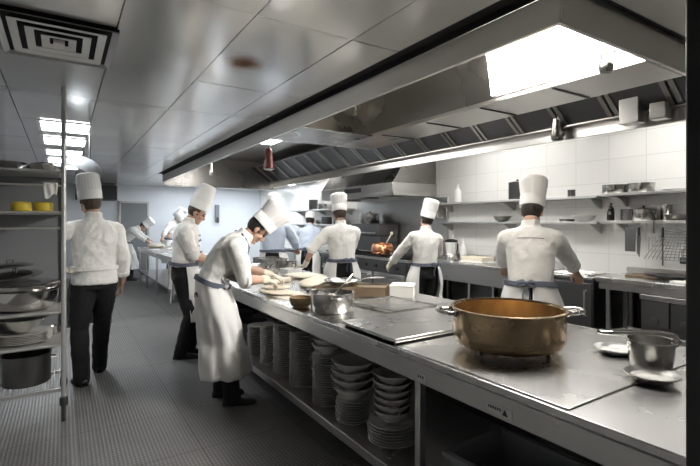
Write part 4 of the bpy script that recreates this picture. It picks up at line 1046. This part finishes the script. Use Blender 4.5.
# ------------------------------------------------------------------ the storage rack
RK = thing('storage_rack', 'tall steel storage rack on the left holding bowls and pots', 'rack', (-.46, 4.42, 0)); RX0, RX1, RY0, RY1 = -.5, .47, -.26, .24
for x in (RX0, RX1):
    for y in (RY0, RY1):
        top = 2.598 if y == RY0 and x == RX1 else 2.05
        p_ = MB().tube([(x, y, .12), (x, y, top)], .018, 14).build('post', 'steel_rack', RK, ang=60)
        MB().lathe([(.0, 0), (.016, 0), (.017, .12), (.028, .125), (.030, .17), (.026, .19), (.019, .192)], 16, (x, y, 0), cap1=False).build('foot', 'steel_dark', p_, ang=50)
for z in (1.95, 1.63, .854, .60):
    sh = MB().box(RX0 + .02, RX1 - .02, RY0 + .01, RY1 - .01, z - .02, z).build('shelf', 'steel_rack', RK, bevel=.003)
    MB().tube([(RX0 + .019, RY0, z - .008), (RX1 - .019, RY0, z - .008)], .011).build('front_rail', 'steel_rack', sh, ang=60)
for z in (1.83, 1.50): MB().tube([(RX0 + .019, RY0, z), (RX1 - .019, RY0, z)], .009).build('rail', 'steel_rack', RK, ang=60)
wb = MB()
for k in range(26):
    x = RX0 + .03 + k * (RX1 - RX0 - .06) / 25; wb.tube([(x, RY0, .275), (x, RY1, .275)], .0035, 6)
ws = wb.build('wire_shelf', 'steel_rack', RK, ang=60)
for y in (RY0, RY1 - .002): MB().box(RX0 + .019, RX1 - .019, y - .008, y + .008, .235, .262).build('shelf_edge', 'steel_rack', ws, bevel=.003)
MB().box(RX0 + .02, RX1 - .005, RY1 + .02, RY1 + .03, .52, 2.04).build('back_panel', 'grey_paint', RK)
ox, oy = -.46, 4.42
t = thing('mixing_bowl', 'shallow steel bowl at far left on top of the rack', 'bowl', (ox + .10, oy - .12, 1.9505)); MB().lathe([(0, 0), (.06, 0), (.10, .02), (.135, .05), (.14, .052), (.13, .054), (.096, .026), (0, .006)], 36).build('body', 'steel_shiny', t, ang=60)
t = thing('mixing_bowl', 'upturned steel bowl on top of the rack beside the post', 'bowl', (ox + .33, oy - .12, 1.9505)); MB().lathe([(.115, 0), (.12, .003), (.105, .035), (.08, .058), (.045, .064), (.045, .07), (0, .07)], 36).build('body', 'steel_pot', t, ang=60)
for k, x in enumerate((.195, .335)):
    z = 1.6305; tag(MB().lathe([(0, 0), (.058, 0), (.066, .010), (.067, .055), (.06, .071), (.03, .076), (0, .077)], 32, (0, 0, 0)).build('cheese', 'cheese', loc=(ox + x, oy - .15, z), ang=60), 'round yellow cheese on the rack shelf, %s of two' % ('nearer the wall' if k == 0 else 'nearer the post'), 'cheese', 'yellow cheeses on the rack')
t = thing('cloth', 'white cloth hanging over the rack rail below the top shelf', 'cloth', (ox + .385, oy + RY0, 1.83))
gv = []
for j in range(17):
    v = (j / 16 - .5) * 2; z = .024 - abs(v) * (.11 if v < 0 else .07); y = -.026 if v < -.1 else (.026 if v > .1 else v * .26); 
    for i in range(9):
        u_ = i / 8 - .5; gv.append(V((u_ * .09 * (1 - .2 * abs(v)), y + .008 * sin(u_ * 11 + v * 3) * (1 if v < 0 else -.2) - (.01 if v < 0 else -.004), z + .02 * sin(u_ * 5) * abs(v))))
o = MB().add(gv, [(j * 9 + i, j * 9 + i + 1, (j + 1) * 9 + i + 1, (j + 1) * 9 + i) for j in range(16) for i in range(8)]).build('fold', 'cloth', t, ang=180); so = o.modifiers.new('thick', 'SOLIDIFY'); so.thickness = .006
# big bowl with lids, and what is on the lower shelves
def hollow(prof, w): return prof + [(max(0, r - w), z + w * .6) for r, z in prof[::-1]]
t = thing('mixing_bowl', 'very large steel bowl on the middle shelf of the rack', 'bowl', (ox + .20, oy - .01, .8545))
MB().lathe([(0, 0), (.15, 0), (.21, .03), (.245, .10), (.25, .155), (.262, .158), (.262, .163), (.243, .161), (.238, .10), (.2, .034), (0, .008)], 56).build('body', 'steel_shiny', t, ang=60)
t = thing('colander', 'steel colander nested inside the very large bowl', 'colander', (ox + .20, oy - .01, .886))
MB().lathe([(0, 0), (.12, 0), (.19, .03), (.222, .10), (.226, .165), (.25, .169), (.25, .174), (.22, .172), (.214, .10), (.18, .036), (0, .008)], 56).build('body', 'steel_pot', t, ang=60)
ring = MB()
for k in range(30):
    an = 2 * pi * k / 30; ring.ellipsoid((.2265 * cos(an), .2265 * sin(an), .14), (.006, .006, .006), None, 8, 6)
def lid(label, x, y, z, r, tilt, rz):
    t = thing('pot_lid', label, 'lid', (x, y, z), 0, 'lids piled in the big bowl'); t.rotation_euler = (R(tilt), R(tilt * .4), rz)
    MB().lathe([(r, 0), (r + .004, .003), (r * .9, .016), (r * .5, .032), (0, .038), (0, .034), (r * .5, .028), (r * .88, .012), (r - .004, .002)], 40, cap0=False, cap1=False).build('cover', 'steel_shiny', t, ang=60)
    MB().tube([(-.03, 0, .034), (-.025, 0, .06), (.025, 0, .06), (.03, 0, .034)], .006).build('handle', 'steel_dark', t, ang=60)
lid('bright steel lid lowest of the lids piled in the big bowl', ox + .20, oy - .01, 1.062, .243, 0, .5)
lid('steel lid in the middle of the pile in the big bowl', ox + .15, oy - .02, 1.128, .18, -6, 2.)
lid('darker steel lid topmost of the pile in the big bowl', ox + .12, oy - .01, 1.195, .155, 5, 4.)
PL = None
for k in range(6):
    z = .6005 + k * .0125
    if PL is None:
        PL = MB().lathe([(0, 0), (.11, 0), (.12, .004), (.19, .018), (.195, .021), (.19, .023), (.118, .009), (0, .007)], 48).mesh('serving_plate'); PL.materials.append(M['china']); PL.shade_smooth(); PL.set_sharp_from_angle(angle=R(50))
    o = bpy.data.objects.new('serving_plate', PL); COL.objects.link(o); o.location = (ox + .20, oy - .02, z)
    tag(o, 'large white serving plate, %s in the stack on the lower rack shelf' % ('topmost' if k == 5 else ordinal(5 - k) + ' from top'), 'plate', 'serving plates on the rack')
t = thing('mixing_bowl', 'steel bowl standing on the serving plates in the rack', 'bowl', (ox + .19, oy - .02, .687)); MB().lathe([(0, 0), (.06, 0), (.062, .01), (.11, .035), (.17, .10), (.178, .103), (.178, .107), (.165, .105), (.105, .042), (0, .016)], 44).build('body', 'steel_shiny', t, ang=60)
t = thing('mixing_bowl', 'small steel bowl by the post on the lower rack shelf', 'bowl', (ox + .405, oy + .155, .6005)); MB().lathe([(0, 0), (.03, 0), (.045, .02), (.054, .07), (.057, .073), (.05, .074), (.04, .022), (0, .006)], 32).build('body', 'steel_shiny', t, ang=60)
t = thing('stock_pot', 'dark steel stock pot on the bottom wire shelf of rack', 'pot', (ox + .22, oy - .03, .279)); MB().lathe(vessel(.165, .165, .23, .005, .008), 48).build('body', 'steel_dark', t, ang=50)
for an in (R(0), R(180)):
    d_ = V((cos(an), 0, 0)); n_ = V((0, 1, 0)); z3 = V((0, 0, .18)); MB().tube([d_ * .166 + n_ * .04 + z3, d_ * .2 + n_ * .035 + z3, d_ * .2 - n_ * .035 + z3, d_ * .166 - n_ * .04 + z3], .007).build('handle', 'steel', t, ang=60)

# ------------------------------------------------------------------ things on the wall shelves
ZU, ZL = 1.8805, 1.5655
def pot(label, x, y, z, r, h, m='steel_pot', name='saucepan', cat='pan', handle=None, lidded=False, group=None):
    t = thing(name, label, cat, (x, y, z), 0, group); MB().lathe(vessel(r, r, h, .004, .004), 44).build('body', m, t, ang=50)
    if handle is not None:
        d_ = V((cos(R(handle)), sin(R(handle)), 0)); MB().tube([d_ * r + V((0, 0, h * .8)), d_ * (r + .05) + V((0, 0, h * .9)), d_ * (r + .18) + V((0, 0, h))], .009).build('handle', 'steel_dark', t, ang=60)
    if lidded:
        MB().lathe([(r + .003, h + .0035), (r + .004, h + .008), (r * .6, h + .022), (0, h + .028)], 40, cap0=False).build('lid', m, t, ang=60); MB().ellipsoid((0, 0, h + .04), (.018, .018, .014)).build('lid_knob', 'black', t, ang=180)
    return t
pot('round steel pan on the upper shelf, left of the pair', 5.46, 2.77, ZU, .135, .10, name='cake_pan')
pot('round steel pan on the upper shelf, right of the pair', 5.46, 2.49, ZU, .135, .10, name='cake_pan')
t = thing('plate', 'small pale plate at right end of the upper shelf', 'plate', (5.45, 2.16, ZU)); MB().lathe([(0, 0), (.05, 0), (.10, .015), (.102, .018), (.098, .018), (.05, .006), (0, .005)], 36).build('body', 'china', t, ang=50)
pot('small dark tin on upper shelf right of the near cook\'s hat', 5.45, 3.30, 1.8655, .045, .09, 'steel_dark', 'tin', 'tin')
pot('tall dark steel pot on upper shelf behind the near cook\'s hat', 5.47, 4.12, 1.8655, .12, .24, 'steel_dark', 'stock_pot', 'pot', lidded=True)
def bottle(label, x, y, z, r, h, m, cap_='black', name='bottle'):
    t = thing(name, label, 'bottle', (x, y, z)); MB().lathe([(0, 0), (r * .95, 0), (r, .006), (r, h * .58), (r * .85, h * .68), (r * .36, h * .8), (r * .34, h * .93), (0, h * .93)], 28).build('body', m, t, ang=50)
    MB().lathe([(r * .42, h * .9), (r * .42, h), (0, h * 1.005)], 20, cap0=False).build('cap', cap_, t, ang=50); return t
bottle('white bottle on the upper shelf by the range hood end', 5.45, 5.25, 1.8655, .06, .30, 'white_enamel', 'white_enamel')
bottle('black bottle on lower shelf, right of the two', 5.42, 2.80, ZL, .04, .17, 'amber')
bottle('black bottle on lower shelf, left of the two', 5.50, 2.835, ZL, .035, .21, 'amber')
t = bowl('serving_bowl', 'white oblong bowl on lower shelf right of the near cook', (5.42, 3.12, 1.5555), .135, .07, 'white_enamel')
t = bowl('serving_bowl', 'grey bowl on lower shelf left of the near cook', (5.45, 4.36, 1.5555), .13, .075, 'steel_pot')
pot('dark steel pan behind the bottles on lower shelf', 5.52, 2.655, ZL, .075, .13, 'steel_dark', 'saucepan', 'pan')
pot('wide lidded steel pan in the middle of the lower shelf', 5.46, 2.46, ZL, .115, .12, 'steel_pot', 'saucepan', 'pan', lidded=True)
t = bowl('serving_bowl', 'wide shallow steel bowl at right end of lower shelf', (5.44, 2.10, ZL), .15, .06, 'steel_shiny')
pot('tall steel pan behind the wide shallow bowl on lower shelf', 5.575, 2.285, ZL, .055, .17, 'steel_pot', 'saucepan', 'pan')
for y, nm in ((3.6, 'right'), (5.0, 'left')):
    pass
pot('dark tin on lower shelf beside the white oblong bowl', 5.48, 3.38, 1.5555, .09, .03, 'steel_dark', 'tin', 'tin')
# utensils hung from the lower shelf edge
def hook(t, h=.04): MB().tube([(0, .0, 0), (0, 0, -h)], .004).build('hanging_hook', 'steel_dark', t, ang=60)
HXX, HZ = 5.285, 1.535
def hang(label, name, cat, y, x=HXX, z=HZ): 
    t = thing(name, label, cat, (x, y, z), 0, 'utensils hanging under the shelf'); hook(t); return t
t = hang('broad dark blade hanging under the shelf, left of the utensils', 'cleaver', 'cleaver', 2.52); MB().box(-.004, .004, -.055, .055, -.31, -.04).build('blade', 'steel_dark', t, bevel=.003)
t = hang('slim dark knife hanging beside the broad blade', 'carving_knife', 'knife', 2.43); MB().prism([(-.003, -.02, -.14), (-.003, .02, -.14), (-.003, .02, -.32), (-.003, -.005, -.37)], (.006, 0, 0)).build('blade', 'steel_dark', t); MB().box(-.009, .009, -.013, .013, -.139, -.04).build('handle', 'black', t, bevel=.004)
t = hang('steel skimmer with thin handle hanging between knives', 'skimmer', 'skimmer', 2.36); MB().tube([(0, 0, -.04), (0, 0, -.19)], .004).build('handle', 'steel', t)
t = hang('slotted turner with upright black handle hanging over the shelf edge', 'slotted_turner', 'spatula', 2.28, 5.272, 1.60); MB().tube([(0, 0, -.03), (0, 0, .05)], .012).build('grip', 'black', t, ang=60); MB().tube([(0, 0, -.041), (0, 0, -.17)], .008).build('handle', 'steel_dark', t); tb_ = MB()
tb_.box(-.003, .003, -.055, .055, -.20, -.17).box(-.003, .003, -.055, .055, -.37, -.345)
for k in range(4): tb_.box(-.003, .003, -.055 + k * .032, -.041 + k * .032, -.345, -.20)
tb_.build('blade', 'steel', t)
t = hang('dark sharpening steel hanging right of the slotted turner', 'sharpening_steel', 'knife sharpener', 2.20); MB().tube([(0, 0, -.15), (0, 0, -.44)], .008).build('rod', 'steel_dark', t); MB().tube([(0, 0, -.04), (0, 0, -.149)], .013).build('handle', 'black', t)
t = hang('steel grid rack hanging at right end of the shelf', 'wire_grid', 'grid', 2.08); g_ = MB()
for k in range(11): g_.tube([(0, -.10 + k * .02, -.08), (0, -.10 + k * .04, -.38)], .003, 6)
for z in (-.08, -.11, -.14, -.17, -.20, -.23, -.26, -.29, -.32, -.35, -.38): g_.tube([(0, -.10, z), (0, .10, z)], .0045, 6)
g_.tube([(0, -.1, -.08), (0, 0, -.04), (0, .1, -.08)], .004, 6); g_.build('grid', 'steel_dark', t)
t = thing('wall_tap', 'steel tap with round valve on the tiled wall behind the grid', 'tap', (5.648, 2.12, 1.25)); MB().tube([(0, 0, 0), (-.10, 0, 0), (-.14, 0, -.02), (-.15, 0, -.07)], .014, 12).build('spout', 'steel_shiny', t, ang=60); MB().lathe([(0, 0), (.035, 0), (.03, .02), (0, .024)], 20, m=Matrix.Translation((-.09, 0, .016))).build('valve', 'steel', t, ang=50)
t = thing('wall_socket', 'small black socket low on the tiled wall above the bench', 'socket', (5.648, 2.14, 1.10)); MB().box(-.03, 0, -.04, .04, 0, .07).build('plate', 'black', t, bevel=.008); MB().box(-.034, -.0305, -.02, .02, .02, .05).build('switch', 'grey_paint', t)

# on the wall benches
ZB = .9505
t = thing('chopping_board', 'wooden chopping board on the bench under hanging utensils', 'board', (5.42, 2.32, ZB), R(12)); MB().box(-.16, .16, -.26, .26, 0, .022).build('board', 'wood', t, bevel=.005)
t = thing('carving_tray', 'long dark steel tray lying across the wooden chopping board', 'tray', (5.33, 2.16, ZB + .0225), R(-14)); MB().lathe([(0, 0), (.16, 0), (.22, .02), (.225, .024), (.215, .026), (.15, .008), (0, .006)], 44, sx=.62, sy=1.2).build('body', 'steel_dark', t, ang=60)
MB().tube([(0, -.26, .022), (0, -.33, .035), (0, -.42, .03)], .01).build('handle', 'steel', t, ang=60)
t = thing('cloth', 'folded white cloth on the right bench beside dark tray', 'cloth', (5.10, 1.92, ZB), R(20)); MB().box(-.09, .09, -.13, .13, 0, .010).build('fold', 'cloth', t, bevel=.004); MB().box(-.08, .08, -.12, .11, .0105, .02).build('fold', 'cloth', t, bevel=.004)
t = thing('steel_tray', 'steel tray with cutlery beside the near cook on the low cabinet', 'tray', (5.25, 3.12, .9305)); MB().box(-.2, .2, -.25, .25, 0, .012).build('base', 'steel_shiny', t, bevel=.004)
for k in range(4): MB().tube([(-.14 + k * .09, -.2, .018), (-.12 + k * .09, .18, .018)], .006).build('rim' if False else 'skewer', 'steel', t)
t = thing('butter_block', 'pale yellow block in a tray on the bench left of near cook', 'food block', (5.32, 4.72, .9405), R(3)); MB().box(-.14, .14, -.2, .2, 0, .085).build('block', 'dough', t, bevel=.012); MB().box(-.16, .16, -.22, .22, .0, .02).build('tray', 'white_enamel', t, bevel=.004)
t = thing('food_mixer', 'grey jug blender with black lid on the wall bench', 'blender', (5.35, 5.30, .9405)); MB().lathe([(0, 0), (.10, 0), (.10, .06), (.085, .09), (.0, .09)], 28).build('base', 'steel_pot', t, ang=40); MB().lathe([(.075, .0905), (.10, .28), (0, .281)], 28).build('jug', 'frost', t, ang=40); MB().lathe([(.104, .2815), (.104, .31), (.04, .33), (0, .332)], 28).build('lid', 'black', t, ang=40)
MB().tube([(.095, -.0, .26), (.15, -.0, .25), (.15, 0, .14), (.085, 0, .12)], .012).build('handle', 'black', t, ang=60)
bottle('tall clear white bottle on bench next to the jug blender', 5.36, 5.04, .9405, .05, .33, 'frost', 'white_enamel')
bottle('white bottle against the wall behind the jug blender', 5.55, 5.45, .9405, .05, .40, 'white_enamel', 'white_enamel')
t = thing('towel_dispenser', 'boxy steel dispenser on the wall above the tipped hat', 'dispenser', (5.46, 5.72, 1.6)); MB().box(0, .16, -.0, .2, 0, .3).build('body', 'steel', t, bevel=.02); MB().box(-.012, -.001, .04, .16, .03, .1).build('front_cover', 'steel_dark', t)
t = thing('storage_crate', 'pale plastic crate on the low shelf of the right bench', 'crate', (5.2, 2.45, .2205)); MB().rings([q4(.13, .12, 0), q4(.14, .13, .16), q4(.132, .122, .16), q4(.122, .112, .01)]).build('body', 'frost', t, ang=30)

# on the range
t = thing('copper_pot', 'round copper pot on the cooking range', 'pot', (4.98, 6.68, .9455)); MB().lathe([(0, 0), (.15, 0), (.195, .03), (.21, .10), (.19, .18), (.175, .20), (.185, .21), (.185, .216), (.165, .214), (.165, .19), (0, .05)], 48).build('body', 'copper', t, ang=50)
for sg in (-1, 1): MB().tube([(.03, sg * .195, .15), (.03, sg * .25, .16), (-.03, sg * .25, .16), (-.03, sg * .195, .15)], .01).build('handle', 'copper', t, ang=60)
t = thing('ladle', 'pale wooden spoon sticking up out of the copper pot', 'spoon', (4.98, 6.68, .9455)); MB().tube([(0, 0, .075), (0, -.15, .25), (0, -.26, .375)], [.010, .011, .013], 8).build('handle', 'dough', t, ang=60); MB().ellipsoid((0, -.28, .40), (.02, .035, .035)).build('scoop', 'dough', t, ang=180)
pot('big steel stock pot on top of the grill oven', 5.36, 7.62, 1.5205, .2, .2, 'steel_pot', 'stock_pot', 'pot', lidded=True)
t = thing('frying_pan', 'flat dark pan on the range in front of tipped hat cook', 'frying pan', (4.98, 5.98, .9455)); MB().lathe(vessel(.15, .18, .045, .004, .002), 40).build('pan', 'steel_dark', t, ang=50); MB().tube([(-.17, 0, .04), (-.24, 0, .06), (-.36, 0, .07)], .01).build('handle', 'steel', t, ang=60)
# far corner shelf goods
for k, (y, r, h, m) in enumerate(((9.2, .1, .2, 'steel_dark'), (9.75, .16, .13, 'steel_pot'), (10.3, .12, .26, 'steel_dark'))):
    pot('%s pot on the upper far corner shelf, %s from the hood' % (('dark narrow', 'wide steel', 'tall dark')[k], ordinal(k)), 5.46, y, 1.8605, r, h, m, 'stock_pot', 'pot')
for k, (y, r, h, m) in enumerate(((9.0, .15, .12, 'steel_pot'), (9.6, .13, .17, 'steel_dark'), (10.2, .16, .10, 'steel_shiny'))):
    pot('%s pan on the lower far corner shelf, %s from the hood' % (('wide steel', 'deep dark', 'shallow bright')[k], ordinal(k)), 5.46, y, 1.5005, r, h, m, 'saucepan', 'pan')
# ------------------------------------------------------------------ camera, world, view
cam = bpy.data.cameras.new('camera'); co = bpy.data.objects.new('camera', cam); COL.objects.link(co)
co.location = (0, 0, 1.55); co.rotation_euler = (R(90), 0, R(-32.6))
cam.sensor_width = 36; cam.lens = 36 * 450 / 700; cam.shift_y = -11 / 700; cam.clip_start = .02
SC.camera = co
w = bpy.data.worlds.new('world'); SC.world = w; w.use_nodes = True
w.node_tree.nodes['Background'].inputs[0].default_value = (.5, .52, .55, 1); w.node_tree.nodes['Background'].inputs[1].default_value = .3
SC.view_settings.view_transform = 'Standard'; SC.view_settings.look = 'None'; SC.view_settings.gamma = 1; SC.view_settings.use_curve_mapping = False
SC.view_settings.exposure = 1.9
SC.cycles.max_bounces = 10; SC.cycles.diffuse_bounces = 5; SC.cycles.glossy_bounces = 6
SC.cycles.use_denoising = True
SC.cycles.sample_clamp_indirect = 6
